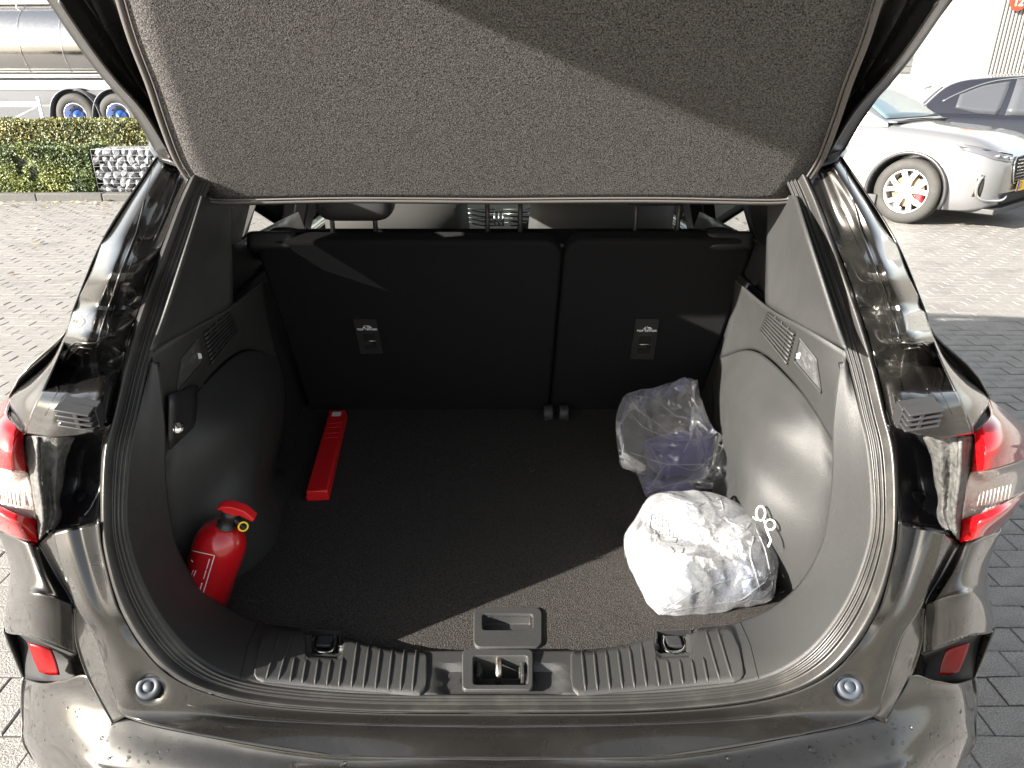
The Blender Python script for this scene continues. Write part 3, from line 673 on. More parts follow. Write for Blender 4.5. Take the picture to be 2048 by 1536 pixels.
# --- parcel shelf hanging from the tailgate
SP = Vector((0, 1.30, 1.4565))
shl = [(0, 396), (300, 394), (540, 398), (583, 391), (600, 372), (618, 348), (640, 310), (666, 240), (690, 167), (722, 83), (747, 0), (770, -90), (792, -200)]
def shp(dx, y, off=0): return aPl(CX + dx, y, SP + LN * off, LN)
out = [shp(dx, y) for dx, y in shl]
top = [Vector((out[-1].x, out[-1].y, out[-1].z)), Vector((0, out[-1].y, out[-1].z))]
half = spline(out, 5)
loop = half + [Vector((half[-1].x * f, half[-1].y, half[-1].z)) for f in (.6, .2)]
loopL = [Vector((-p.x, p.y, p.z)) for p in loop[::-1][:-1]]
allp = loop + loopL
def fan(bm, pts, rings=14, off=0):
    """fills a star-shaped outline with rings towards its middle"""
    c = sum(pts, Vector()) / len(pts); n = len(pts); V = []
    for k in range(rings): 
        f = 1 - k / rings; V.append([bm.verts.new(c + (p - c) * f) for p in pts])
    vc = bm.verts.new(c)
    for a, b in zip(V, V[1:]):
        for i in range(n): bm.faces.new((a[i], a[(i + 1) % n], b[(i + 1) % n], b[i]))
    for i in range(n): bm.faces.new((V[-1][i], V[-1][(i + 1) % n], vc))
bm = bmesh.new(); fan(bm, allp)
for v in bm.verts: v.co += LN * (.0025 * noise.noise(v.co * 2.0))
bmesh.ops.recalc_face_normals(bm, faces=bm.faces[:])
shelf = adopt(obj('parcel_shelf', bm, M['shelf'], None, True, solid=.008, offset=0))
edge = [Vector((-p.x, p.y, p.z)) for p in half[::-1][:-1]] + half
def band_strip(d0, d1, h, nm, m):
    bm = bmesh.new(); cen = Vector((0, 1.15, 1.66)); A_, B_, C_ = [], [], []
    for i, p in enumerate(edge):
        t = (edge[min(i + 1, len(edge) - 1)] - edge[max(i - 1, 0)]).normalized(); n = t.cross(LN).normalized()
        if n.dot(p - cen) < 0: n = -n
        A_.append(p + n * d0 - LN * .0030); B_.append(p + n * (d0 + d1) / 2 - LN * (.0034 + h)); C_.append(p + n * d1 - LN * .0030)
    return obj(nm, gridbm([list(x) for x in zip(A_, B_, C_)]), m, None, True, solid=.0008)
for o in (band_strip(-.003, .001, .0006, 'shelf_piping', M['binding']), band_strip(.003, .012, .0007, 'shelf_binding', M['binding'])): adopt(o)
# --- rear seat backs, tether panels, head restraints
SB, ST = Vector((0, 1.98, .735)), Vector((0, 1.69, 1.30)); SU = (ST - SB).normalized(); SN = Vector((0, -SU.z, SU.y))
def rbox(name, x0, x1, v0, v1, th, m, rad=.05, off=0, parent=None):
    """rounded slab on the plane of the seat back"""
    P = []
    for cx, cy, a0 in ((x1 - rad, v1 - rad, 0), (x0 + rad, v1 - rad, 90), (x0 + rad, v0 + rad * .3, 180), (x1 - rad, v0 + rad * .3, 270)):
        for k in range(6): a = R(a0 + 18 * k); P.append(SB + Vector((cx + rad * math.cos(a), 0, 0)) + SU * (cy + rad * math.sin(a)) + SN * off)
    bm = bmesh.new(); prism(bm, P, -SN * th)
    return obj(name, bm, m, parent, True, bevel=.010)
Ls = (ST - SB).length
seats = [adopt(rbox('rear_seat_back', -.585, .152, -.03, Ls, .045, M['seatfelt'])), adopt(rbox('rear_seat_back', .160, .612, -.03, Ls + .004, .045, M['seatfelt']))]
seats[1]['label'] = 'narrow right-hand section of the split rear seat back'; seats[0]['label'] = 'wide left-hand section of the split rear seat back'
foam = adopt(rbox('split_backing', -.585, .612, -.03, Ls - .045, .07, M['leatherdark'], off=-.0465))  # dark backing added so the seat split does not glow from behind
def tether(cs, st):
    n = SN; pl = [aPl(x, y, SB + SN * .0, SN) for x, y in cs]     # tl tr br bl
    bm = bmesh.new()
    def q(u, v, h): a = pl[0].lerp(pl[1], u); b = pl[3].lerp(pl[2], u); return a.lerp(b, v) + SN * h
    # frame with an opening
    us = [0, .26, .80, 1]; vs_ = [0, .40, .86, 1]
    for i in range(3):
        for j in range(3):
            if i == 1 and j == 1: continue
            pts = [q(us[i], vs_[j], .001), q(us[i + 1], vs_[j], .001), q(us[i + 1], vs_[j + 1], .001), q(us[i], vs_[j + 1], .001)]
            prism(bm, pts, SN * .003)
    bmesh.ops.remove_doubles(bm, verts=bm.verts, dist=.0001)
    o = obj('tether_bezel', bm, M['plastic'], st, False)
    o.location = (0, 0, 0)
    bm = bmesh.new(); prism(bm, [q(.26, .4, .0006), q(.80, .4, .0006), q(.80, .86, .0006), q(.26, .86, .0006)], SN * .0006); obj('tether_opening', bm, M['black'], st, False)
    bm = bmesh.new(); tube(bm, [q(.27, .62, .003), q(.79, .62, .003)], .0016, 6); obj('tether_bar', bm, M['steel'], st)
    bm = bmesh.new(); prism(bm, [q(.26, .66, .001), q(.62, .66, .001), q(.60, .72, .001), q(.26, .72, .001)], SN * .003); obj('tether_latch', bm, M['plastic'], st, False)
    ux = Vector((1, 0, 0)); 
    cen = q(.53, .27, .0046); MM = Matrix((ux.to_4d(), SU.to_4d(), SN.to_4d(), (0, 0, 0, 1))).transposed(); MM.translation = cen
    for c in range(3): pass
    Mx = Matrix(((1, 0, 0, cen.x), (0, SU.y, SN.y, cen.y), (0, SU.z, SN.z, cen.z), (0, 0, 0, 1)))
    text_mesh('TOP TETHER', .0095, Mx, M['white'], st, 'lettering', bold=.0002)
    # pictogram: anchor and child seat
    def pt(x, y): return cen + ux * x * .001 + SU * (y * .001 + .0062) + SN * .0006
    bm = bmesh.new(); prism(bm, [pt(1, 10), pt(8, 8.5), pt(12, 4), pt(12, 2), pt(4, 2.4)], SN * .0006)
    tube(bm, [pt(-1.2, 11), pt(3, 0), pt(11, 0), pt(13.4, 3)], .0007, 5)
    tube(bm, [pt(-2, 11), pt(-6, 8.2), pt(-7, 3.5)], .0006, 5)
    tube(bm, [pt(-10.5, 3.4), pt(-8.6, 1), pt(-6.6, .2), pt(-4.6, 1), pt(-3.2, 3.4)], .0008, 5); tube(bm, [pt(-6.7, 7), pt(-6.7, .4)], .0012, 5)
    obj('pictogram', bm, M['white'], st)
tether([(1272, 637), (1318, 637), (1307, 717), (1259, 716)], seats[1])
tether([(706, 637), (752, 638), (766, 705), (722, 706)], seats[0])
# seat hinges at the split
for x, w in ((1096, 22), (1127, 22)):
    c = aY(x, 826, 1.93); bm = bmesh.new(); lathe(bm, [(.0, -.014), (.024, -.014), (.026, -.010), (.026, .010), (.024, .014), (0, .014)], Matrix.Translation(c) @ Matrix.Rotation(R(90), 4, 'Y'), 20)
    adopt(obj('seat_hinge', bm, M['plastic'], None))
def post(px, pz0=1.29, r=.006):
    b = aY(px, 480, 1.735); return b
for px, l in ((668, 0), (753, 0), (975, 1), (1040, 1), (1268, 2), (1352, 2)):
    b = aY(px, 484, 1.73); b.z -= .01
    bm = bmesh.new(); tube(bm, [b + Vector((0, 0, -.02)), b + Vector((0, .0, .16))], .0058, 10); adopt(obj('head_restraint_post', bm, M['plastic2'], None))
    bm = bmesh.new(); box(bm, b + Vector((0, 0, .012)), (.034, .03, .014)); adopt(obj('post_sleeve', bm, M['plastic2'], None, False, bevel=.003))
def cushion(name, c, s, m, rot=0, parent=None, tilt=0):
    bm = bmesh.new(); box(bm, (0, 0, 0), s)
    bmesh.ops.subdivide_edges(bm, edges=bm.edges[:], cuts=2, use_grid_fill=True)
    bm.transform(Matrix.Translation(Vector(c)) @ Matrix.Rotation(rot, 4, 'Z') @ Matrix.Rotation(tilt, 4, 'X'))
    return obj(name, bm, m, parent, True, sub=2)
for px, w in ((715, .155), (1008, .13), (1305, .155)):
    c = aY(px, 425, 1.72); c.z += .115 if px != 1008 else .15; c.z -= .035 if px == 715 else 0
    adopt(cushion('rear_head_restraint', c, (w * 1.15, .11, .19), M['leatherdark']))
bm = bmesh.new(); box(bm, aY(864, 478, 1.74), (.105, .03, .022)); adopt(obj('seat_top_clip', bm, M['plastic2'], None, True, bevel=.006))
# side bolsters with belts
for s, px in ((-1, 560), (1, 1440)):
    c = aY(px - s * 6, 492, 1.80); adopt(cushion('side_bolster', c, (.13, .22, .05), M['leatherdark'], 0, None, R(-20)))
    bm = bmesh.new(); a = aY(px - s * 10, 448, 1.80); tube(bm, spline([a + Vector((-.05, 0, -.035)), a + Vector((-.02, -.02, -.012)), a + Vector((.03, -.02, -.014)), a + Vector((.07, 0, -.04))], 5), .007, 8); adopt(obj('belt_guide', bm, M['plastic2'], None))
# --- front seats
for s in (-1, 1):
    x = .385 * s
    G = []
    for i in range(9):
        t = i / 8; z = .55 + .72 * t; w = .225 - .03 * t * t; row = []
        for j in range(13):
            u = -1 + j / 6; row.append(Vector((x + w * u, 2.92 - .20 * t + .02 * abs(u) ** 3 * 3, z)))
        G.append(row)
    adopt(obj('front_seat_back', gridbm(G), M['leather'], None, True, solid=.12, offset=1))
    for e in (-1, 1):
        bm = bmesh.new(); tube(bm, [Vector((x + e * (.245 - .03 * t * t), 2.93 - .2 * t, .55 + .70 * t)) for t in (0, .3, .6, .85, 1)], [.05, .055, .05, .04, .02], 12); adopt(obj('seat_side_roll', bm, M['leatherdark'], None))
    bm = bmesh.new(); pts = [Vector((x + .15 * math.cos(R(a)), 2.735, 1.06 + .22 * math.sin(R(a)))) for a in range(15, 166, 10)]; tube(bm, pts, .0012, 4); adopt(obj('seat_piping', bm, M['redplastic'] if s > 0 else M['leatherdark'], None))
    adopt(cushion('front_head_restraint', (x, 2.74, 1.40), (.26, .12, .22), M['leatherdark']))
    bm = bmesh.new(); box(bm, (x, 3.15, .55), (.52, .56, .16)); adopt(obj('front_seat_cushion', bm, M['leather'], None, True, bevel=.05))
# --- dashboard, vents, screen, wheel
bm = bmesh.new(); box(bm, (0, 3.85, .98), (1.42, .42, .34)); dash = adopt(obj('dashboard', bm, M['plastic2'], None, True, bevel=.06))
for s in (-1, 1):
    for k in range(4):
        z = 1.065 - .022 * k; bm = bmesh.new(); tube(bm, [Vector((s * .02, 3.62, z)), Vector((s * .13, 3.62, z)), Vector((s * .165, 3.625, z + .005))], .003, 6); adopt(obj('dashboard_vent_blade', bm, M['chrome' if k == 1 else 'plastic2'], None))
bm = bmesh.new(); box(bm, (0, 3.62, 1.19), (.26, .02, .13)); adopt(obj('dashboard_screen', bm, M['glass'], None, True, bevel=.01))
for dx in (-.022, .0, .02):
    bm = bmesh.new(); tube(bm, [Vector((dx, 3.58, .99)), Vector((dx, 3.58, 1.055))], [.006, .004], 8); adopt(obj('gear_lever_trim', bm, M['chrome'], None))
bm = bmesh.new(); lathe(bm, [(.185 + .014 * math.cos(R(a)), .014 * math.sin(R(a))) for a in range(0, 360, 45)], Matrix.Translation((-.38, 3.42, 1.05)) @ Matrix.Rotation(R(-65), 4, 'X'), 36, True); adopt(obj('steering_wheel', bm, M['leatherdark'], None))
bm = bmesh.new(); box(bm, (0, 3.3, .62), (.24, .9, .2)); adopt(obj('centre_console', bm, M['plastic2'], None, True, bevel=.03))
bm = bmesh.new(); box(bm, (0, 3.1, .33), (1.7, 2.4, .04)); adopt(obj('cabin_floor', bm, M['black'], None, False))
# --- outer body
side = []
for y, xs in ((1.12, .893), (1.5, .918), (2.5, .93), (3.8, .93), (4.6, .915), (5.05, .86), (5.30, .70), (5.36, .40), (5.38, 0)):
    f = 1 if y < 4.2 else 0
    zt = 1.06 if y < 4.2 else (1.0 if y < 4.9 else .86)
    side.append([Vector((xs * .96, y, .26)), Vector((xs, y, .50)), Vector((xs, y, .78)), Vector((xs * .97, y, zt - .06)), Vector((xs * .92, y, zt))])
both_s = both('side_body', side, M['paint'], None, 5, 5, .004)
cut = []
for o in both_s:
    cbs = []
    for y in (1.72, 4.42):
        cb = bmesh.new(); lathe(cb, [(0, -1.3), (.40, -1.3), (.40, 1.3), (0, 1.3)], Matrix.Translation((0, y, .36)) @ Matrix.Rotation(R(90), 4, 'Y'), 36); cbs.append(cb)
    bool_cut(o, cbs)
adopt(both_s)
# bonnet
bon = [[Vector((x * .86, 4.1, 1.07 + .03 * (1 - x * x))) for x in (-1, -.5, 0, .5, 1)], [Vector((x * .86, 4.6, 1.0 + .04 * (1 - x * x))) for x in (-1, -.5, 0, .5, 1)], [Vector((x * .80, 5.1, .88 + .04 * (1 - x * x))) for x in (-1, -.5, 0, .5, 1)], [Vector((x * .66, 5.33, .78)) for x in (-1, -.5, 0, .5, 1)]]
adopt(obj('bonnet', gridbm(gridpts(bon, 5, 4)), M['paint'], None, True, solid=.004))
# greenhouse: roof, pillars, glass
roof = [[Vector((x * w, y, z + .05 * (1 - x * x))) for x in (-1, -.6, 0, .6, 1)] for y, w, z in ((1.37, .60, 1.555), (1.7, .605, 1.60), (2.6, .62, 1.63), (3.3, .60, 1.60))]
adopt(obj('roof', gridbm(gridpts(roof, 6, 5)), M['paint'], None, True, solid=.03, offset=0))
adopt(obj('roof_lining', gridbm([[p - Vector((0, 0, .035)) for p in r] for r in gridpts(roof, 4, 4)]), mat('roof_lining', (.10, .10, .10), .9), None, True))
adopt(both('roof_rail', [[Vector((.60, y - .0, z)), Vector((.66, y, z - .04)), Vector((.68, y, z - .09))] for y, z in ((1.56, 1.57), (1.7, 1.60), (2.6, 1.63), (3.3, 1.60), (3.45, 1.54))], M['paint'], None, 5, 4, .02))
adopt(both('belt_line', [[Vector((.855, y, 1.06)), Vector((.84, y, 1.075)), Vector((.80, y, 1.06))] for y in (1.05, 2.0, 3.2, 4.15)], M['paint'], None, 3, 3, .01))
def pillar(y0, y1, w0, w1, xb=.83, xt=.665, zt=1.56, zb=1.06):
    bm = bmesh.new(); a = [Vector((xb, y0 - w0 / 2, zb)), Vector((xb, y0 + w0 / 2, zb)), Vector((xt, y1 + w1 / 2, zt)), Vector((xt, y1 - w1 / 2, zt))]
    prism(bm, a, (-.05, 0, 0)); return adopt(pair('window_pillar', bm, M['plastic2'], None, smooth=False, bevel=.006))
pillar(2.86, 2.74, .14, .12); pillar(3.05 + 1.0, 3.42, .07, .07, zt=1.55); pillar(1.75, 1.85, .42, .38, zt=1.56)
# quarter panel between rear pillar skin and the quarter window
adopt(both('quarter_panel', [[(1683, 318, YY(15, .02)), Vector((.68, 1.60, 1.535))], [(1784, 472, YY(13, .03)), Vector((.73, 1.55, 1.38))], [(1845, 615, YY(12, .03)), Vector((.80, 1.48, 1.22))], [(1867, 671, 1.08), Vector((.84, 1.30, 1.10))], [(1975, 792, 1.05), Vector((.90, 1.20, 1.02))], [Vector((.885, 1.06, .95)), Vector((.905, 1.2, .93))]], M['paint'], None, 5, 5, .003))
for y0, y1, t0, t1 in ((1.44, 1.55, 1.60, 1.67), (1.86, 2.80, 1.92, 2.70), (2.92, 3.98, 2.79, 3.40)):
    bm = bmesh.new(); V = [bm.verts.new(p) for p in (Vector((.825, y0, 1.06)), Vector((.825, y1, 1.06)), Vector((.668, t1, 1.57)), Vector((.668, t0, 1.57)))]; bm.faces.new(V)
    adopt(pair('side_window', bm, M['privacy' if y0 < 2.5 else 'clearglass'], None, smooth=False))
bm = bmesh.new(); V = [bm.verts.new(p) for p in (Vector((-.78, 4.12, 1.09)), Vector((.78, 4.12, 1.09)), Vector((.62, 3.42, 1.58)), Vector((-.62, 3.42, 1.58)))]; bm.faces.new(V); adopt(obj('windscreen', bm, M['clearglass'], None, False))
bm = bmesh.new(); box(bm, (0, 1.40, 1.51), (1.16, .035, .11)); adopt(obj('header_light_block', bm, M['plastic2'], None, False, bevel=.01))  # unseen block added to keep stray sun off the rear seat backs
# mirrors
if 1: adopt(both('side_lining', [[Vector((.605, 1.40, 1.18)), Vector((.62, 2.3, 1.2))], [Vector((.61, 1.46, 1.31)), Vector((.64, 2.3, 1.27))]], M['plastic2'], None, 4, 4, .01))
for s in (1, -1): adopt(cushion('door_mirror', (s * 1.0, 3.75, 1.10), (.2, .1, .14), M['paint']))
# wheels of the car
def wheel(mx, r=.36, w=.22, parent=None, spokes=5, mt=None, caliper=True, inv=None):
    bm = bmesh.new(); h = w / 2
    lathe(bm, [(r * .66, -h * .85), (r * .70, -h), (r * .9, -h), (r * .985, -h * .75), (r, -h * .5), (r, h * .5), (r * .985, h * .75), (r * .9, h), (r * .70, h), (r * .66, h * .85)], mx, 48, True)
    ty = obj('tyre', bm, M['rubber'], parent)
    bm = bmesh.new(); lathe(bm, [(r * .68, h * .80), (r * .66, h * .90), (r * .63, h * .80), (r * .61, h * .2), (r * .60, -h * .8), (r * .64, -h * .8), (r * .66, h * .4)], mx, 48, True)
    ri = obj('rim', bm, M['alloy'], parent)
    for k in range(spokes):
        a = 2 * math.pi * k / spokes + .3; bm = bmesh.new()
        for off in (-.16, .16):
            c0, c1 = a + off * .9, a + off * 1.9
            pts = [Vector((r * .10 * math.cos(c0), r * .10 * math.sin(c0), h * .72)), Vector((r * .36 * math.cos(a + off), r * .36 * math.sin(a + off), h * .80)), Vector((r * .63 * math.cos(c1), r * .63 * math.sin(c1), h * .72))]
            n = []
            for p in pts:
                t = Vector((-p.y, p.x, 0)).normalized() * (r * .072); n.append((p - t, p + t))
            for (a0, a1), (b0, b1) in zip(n, n[1:]): prism(bm, [a0, a1, b1, b0], (0, 0, -.025))
        bm.transform(mx); bmesh.ops.recalc_face_normals(bm, faces=bm.faces[:]); obj('spoke', bm, M['alloy'], ri, False)
    bm = bmesh.new(); lathe(bm, [(0, h * .80), (r * .07, h * .80), (r * .12, h * .74), (r * .13, h * .55)], mx, 24); obj('hub_cap', bm, M['alloy'], ri)
    bm = bmesh.new(); lathe(bm, [(0, h * .25), (r * .48, h * .25), (r * .48, h * .1), (0, h * .1)], mx, 32); obj('brake_disc', bm, mat('brake_disc', (.40, .30, .20), .4, .6) if 'disc' not in M else M['disc'], parent)
    M.setdefault('disc', bpy.data.materials.get('brake_disc'))
    if caliper:
        bm = bmesh.new(); box(bm, (r * .38, -r * .12, h * .30), (r * .20, r * .34, .07)); bm.transform(mx); obj('brake_caliper', bm, M['redplastic'], parent, True, bevel=.012)
    return ty
for s in (1, -1):
    for y in (1.72, 4.42):
        n0 = len(COL.objects); mx = Matrix.Translation((s * .82, y, .36)) @ Matrix.Rotation(R(90) * s, 4, 'Y')
        before = set(COL.objects); wheel(mx, caliper=False)
        for o in set(COL.objects) - before:
            if o.parent is None: adopt(o)
# dark inner structure so nothing shines through behind the trims
bm = bmesh.new(); box(bm, (0, 1.58, .60), (1.5, 1.1, .03)); adopt(obj('underfloor', bm, M['black'], None, False))
adopt(both('inner_panel', [[Vector((.585, .97, .68)), Vector((.86, 1.03, .68))], [Vector((.60, .99, .95)), Vector((.86, 1.04, .95))], [Vector((.61, 1.10, 1.16)), Vector((.80, 1.16, 1.12))], [Vector((.60, 1.28, 1.34)), Vector((.72, 1.33, 1.32))], [Vector((.58, 1.45, 1.52)), Vector((.64, 1.50, 1.50))]], M['black'], None, 4, 4, .003))
both_in = both('inner_side', [[Vector((.70, .98, .60)), Vector((.72, 2.2, .60))], [Vector((.70, .98, 1.0)), Vector((.74, 2.2, 1.05))]], M['black'], None, 3, 3, .004); adopt(both_in)
# --- rain drops lying on the painted metal
def drops(T, poly, n, rmin, rmax, name, sx=(1,)):
    bm = bmesh.new(); xs = [p[0] for p in poly]; ys2 = [p[1] for p in poly]; k = 0; tries = 0
    from mathutils.geometry import intersect_point_tri_2d
    def inside(x, y):
        c = False; j = len(poly) - 1
        for i in range(len(poly)):
            if (poly[i][1] > y) != (poly[j][1] > y) and x < (poly[j][0] - poly[i][0]) * (y - poly[i][1]) / (poly[j][1] - poly[i][1] + 1e-9) + poly[i][0]: c = not c
            j = i
        return c
    while k < n and tries < n * 20:
        tries += 1; x = random.uniform(min(xs), max(xs)); y = random.uniform(min(ys2), max(ys2))
        if not inside(x, y): continue
        r = ray(x, y).normalized(); loc, nn, i, dd = T.ray_cast(CAMP, r)
        if loc is None: continue
        if nn.dot(r) > 0: nn = -nn
        rad = random.uniform(rmin, rmax) * (1 if random.random() > .12 else 1.8)
        s = random.choice(sx); q = nn.to_track_quat('Z', 'Y').to_matrix().to_4x4() @ Matrix.Rotation(random.uniform(0, 6), 4, 'Z')
        Mx = Matrix.Diagonal((s, 1, 1, 1)) @ Matrix.Translation(loc) @ q @ Matrix.Diagonal((rad, rad * random.uniform(.7, 2.0), rad * .55, 1))
        bmesh.ops.create_icosphere(bm, subdivisions=1, radius=1, matrix=Mx); k += 1
    bmesh.ops.recalc_face_normals(bm, faces=bm.faces[:])
    return tag(adopt(obj(name, bm, M['water'], None)), kind='stuff')
M['water'] = mat('rain_water', (1, 1, 1), .02, trans=1, ior=1.33)
drops(bumpT, [(1150, 1530), (1500, 1505), (1740, 1460), (1860, 1385), (1945, 1375), (1940, 1530)], 150, .0012, .0028, 'raindrops', (1, -1))
drops(sill_T, [(998, 1432), (1450, 1420), (1700, 1400), (1746, 1430), (1616, 1465), (1317, 1512), (998, 1518)], 150, .0006, .0014, 'raindrops', (1, -1))
drops(sill_T, [(1800, 1060), (1885, 1066), (1830, 1220), (1760, 1380), (1700, 1340), (1770, 1210)], 50, .0006, .0013, 'raindrops', (1, -1))
drops(pil_T, [(1690, 480), (1750, 600), (1790, 740), (1800, 850), (1784, 850), (1750, 700), (1712, 560), (1675, 480)], 110, .0006, .0017, 'raindrops', (1, -1))
drops(pil_T, [(1790, 500), (1860, 660), (1880, 740), (1935, 850), (1860, 860), (1800, 620)], 60, .0006, .0014, 'raindrops', (1, -1))

# =================================================================== THINGS IN THE BOOT
def orient(d, loc): return Matrix.Translation(loc) @ d.normalized().to_track_quat('Z', 'Y').to_matrix().to_4x4()
# --- fire extinguisher leaning on the left wall
ed = Vector((.083, -.015, .191)).normalized(); eb = Vector((-.565, 1.080, .742)) + ed * .036
fx = thing('fire_extinguisher', 'small red fire extinguisher standing in the left corner of the boot', 'fire extinguisher', tuple(eb))
def loc_obj(name, bm, m, root, **k):
    bm.transform(Matrix.Translation(-root.location)); return obj(name, bm, m, root, **k)
EM = orient(ed, eb)
bm = bmesh.new(); r = .0465
lathe(bm, [(0, -.036), (r * .9, -.036), (r, -.028), (r, .110), (r * .985, .120), (r * .93, .132), (r * .82, .144), (r * .62, .155), (r * .4, .161), (.016, .163), (0, .163)], EM, 48)
T_ex = BVHTree.FromBMesh(bm); bx = loc_obj('cylinder', bm, M['red'], fx)
bm = bmesh.new(); lathe(bm, [(0, .140), (.0165, .140), (.0165, .150), (.012, .152), (.011, .168), (.014, .170), (.014, .182), (0, .184)], EM @ Matrix.Translation((0, 0, .016)), 24); vb = loc_obj('valve', bm, M['plastic2'], fx)
ux = Vector((1, 0, 0)); ux = (ux - ed * ux.dot(ed)).normalized(); uy = ed.cross(ux)
def el(x, z, y=0): return eb + ux * x + ed * (z + .016) + uy * y
bm = bmesh.new(); prism(bm, [el(-.012, .176, -.008), el(.006, .176, -.008), el(.034, .160, -.008), (el(.038, .152, -.008)), el(.010, .166, -.008), el(-.012, .166, -.008)], uy * .016); loc_obj('carrying_handle', bm, M['plastic2'], fx, smooth=False, bevel=.002)
bm = bmesh.new()
prism(bm, [el(-.024, .182, -.010), el(-.018, .192, -.010), el(0, .199, -.010), (el(.022, .199, -.010)), el(.044, .187, -.010), el(.041, .181, -.010), el(.018, .186, -.010), el(.004, .176, -.010), el(-.006, .176, -.010), el(-.014, .184, -.010)], uy * .020); loc_obj('squeeze_lever', bm, M['redplastic'], fx, smooth=False, bevel=.002)
bm = bmesh.new(); lathe(bm, [(.0078 + .0017 * math.cos(R(a)), .0017 * math.sin(R(a))) for a in range(0, 360, 60)], Matrix.Translation(el(.030, .172, -.017)) @ Matrix.Rotation(R(25), 4, 'Z') @ Matrix.Rotation(R(75), 4, 'X'), 20, True); loc_obj('safety_pin_ring', bm, M['yellow'], fx)
def line_on(T, pts, m, name, root, rad, off=.0002, n=5, nsub=8):
    p = stick(pts, T, off, nsub)
    if len(p) < 2: return
    bm = bmesh.new(); tube(bm, p, rad, n); return loc_obj(name, bm, m, root)
line_on(T_ex, [(383, 1101), (429, 1111), (405, 1190)], M['white'], 'label_border', fx, .0008, 0)
bm = bmesh.new()
for rl, wd in (([(419, 1118), (413, 1138)], .0012), ([(412, 1141), (407, 1158)], .0012), ([(404, 1166), (399, 1182)], .0012), ([(392, 1141), (387, 1153)], .001), ([(387, 1140), (383, 1150)], .0008), ([(383, 1120), (386, 1124)], .001)):
    p = stick(rl, T_ex, 0, 6)
    if len(p) > 1: tube(bm, p, wd, 5)
loc_obj('label_print', bm, mat('faded_print', (.75, .45, .5), .5), fx)
# --- red plastic case
a, b = aZ(636, 1003, ZF), aZ(677, 838, ZF); rcx = thing('warning_triangle_case', 'long narrow red plastic case lying on the boot carpet', 'plastic case', tuple(a))
dx = (b - a); Ld = dx.length; dx.normalize(); px_ = Vector((dx.y, -dx.x, 0))
def rp(u, v, h): return a + dx * u + px_ * v + Vector((0, 0, h))
w, h = .0275, .030
bm = bmesh.new(); prism(bm, [rp(0, -w, .001), rp(0, w, .001), rp(0, w * .92, h), rp(0, -w * .92, h)], dx * Ld); bx = loc_obj('case_body', bm, M['redplastic'], rcx, smooth=True, bevel=.004)
bm = bmesh.new(); prism(bm, [rp(-.0012, -w * .97, h * .42), rp(-.0012, w * .97, h * .42), rp(-.0012, w * .96, h * .52), rp(-.0012, -w * .96, h * .52)], dx * Ld * 1.003); loc_obj('case_seam', bm, M['redplastic'], rcx, smooth=False)
for u in (.80, .74, .66, .60):
    bm = bmesh.new(); tube(bm, [rp(Ld * u, -w * .8, h + .0002), rp(Ld * u + .004, w * .8, h + .0002)], .0009, 5); loc_obj('moulded_line', bm, M['redplastic'], rcx)
def rpq(u, v, e): return rp(u, v, h + e)
bm = bmesh.new(); prism(bm, [rpq(Ld * .905, -.013, .0004), rpq(Ld * .905, .013, .0004), rpq(Ld * .965, .013, .0004), rpq(Ld * .965, -.013, .0004)], (0, 0, .0004)); st_ = loc_obj('sticker', bm, M['white'], rcx, smooth=False)
bm = bmesh.new()
for i in range(5): prism(bm, [rpq(Ld * (.912 + .01 * i), -.010, .0009), rpq(Ld * (.912 + .01 * i), .006 + .001 * (i % 3), .0009), rpq(Ld * (.917 + .01 * i), .006 + .001 * (i % 3), .0009), rpq(Ld * (.917 + .01 * i), -.010, .0009)], (0, 0, .0002))
loc_obj('sticker_print', bm, mat('grey_print', (.25, .25, .3), .7), st_, smooth=False)
# crumbs and lint on the carpet
bm = bmesh.new(); rc = random.Random(5)
for i in range(40):
    x, y = rc.uniform(-.5, .5), rc.uniform(.97, 1.8); s_ = rc.uniform(.0005, .0012); bmesh.ops.create_icosphere(bm, subdivisions=1, radius=1, matrix=Matrix.Translation((x, y, ZF + .001)) @ Matrix.Diagonal((s_ * rc.uniform(.7, 2), s_, s_ * .6, 1)))
tag(obj('crumbs', bm, mat('crumb', (.12, .11, .09), .9), None), 'tiny pale crumbs scattered on the boot carpet', 'crumbs', kind='stuff')
bm = bmesh.new()
for i in range(12):
    x, y = rc.uniform(-.5, .45), rc.uniform(.97, 1.8); a_ = rc.uniform(0, 6); l = rc.uniform(.004, .012); p_ = Vector((x, y, ZF + .0015)); d_ = Vector((math.cos(a_), math.sin(a_), 0))
    tube(bm, [p_, p_ + d_ * l + Vector((-d_.y, d_.x, 0)) * l * .3, p_ + d_ * l * 1.8], .00035, 3)
tag(obj('lint', bm, mat('lint_thread', (.13, .12, .11), .9), None), 'short pale threads of lint lying on the boot carpet', 'lint', kind='stuff')
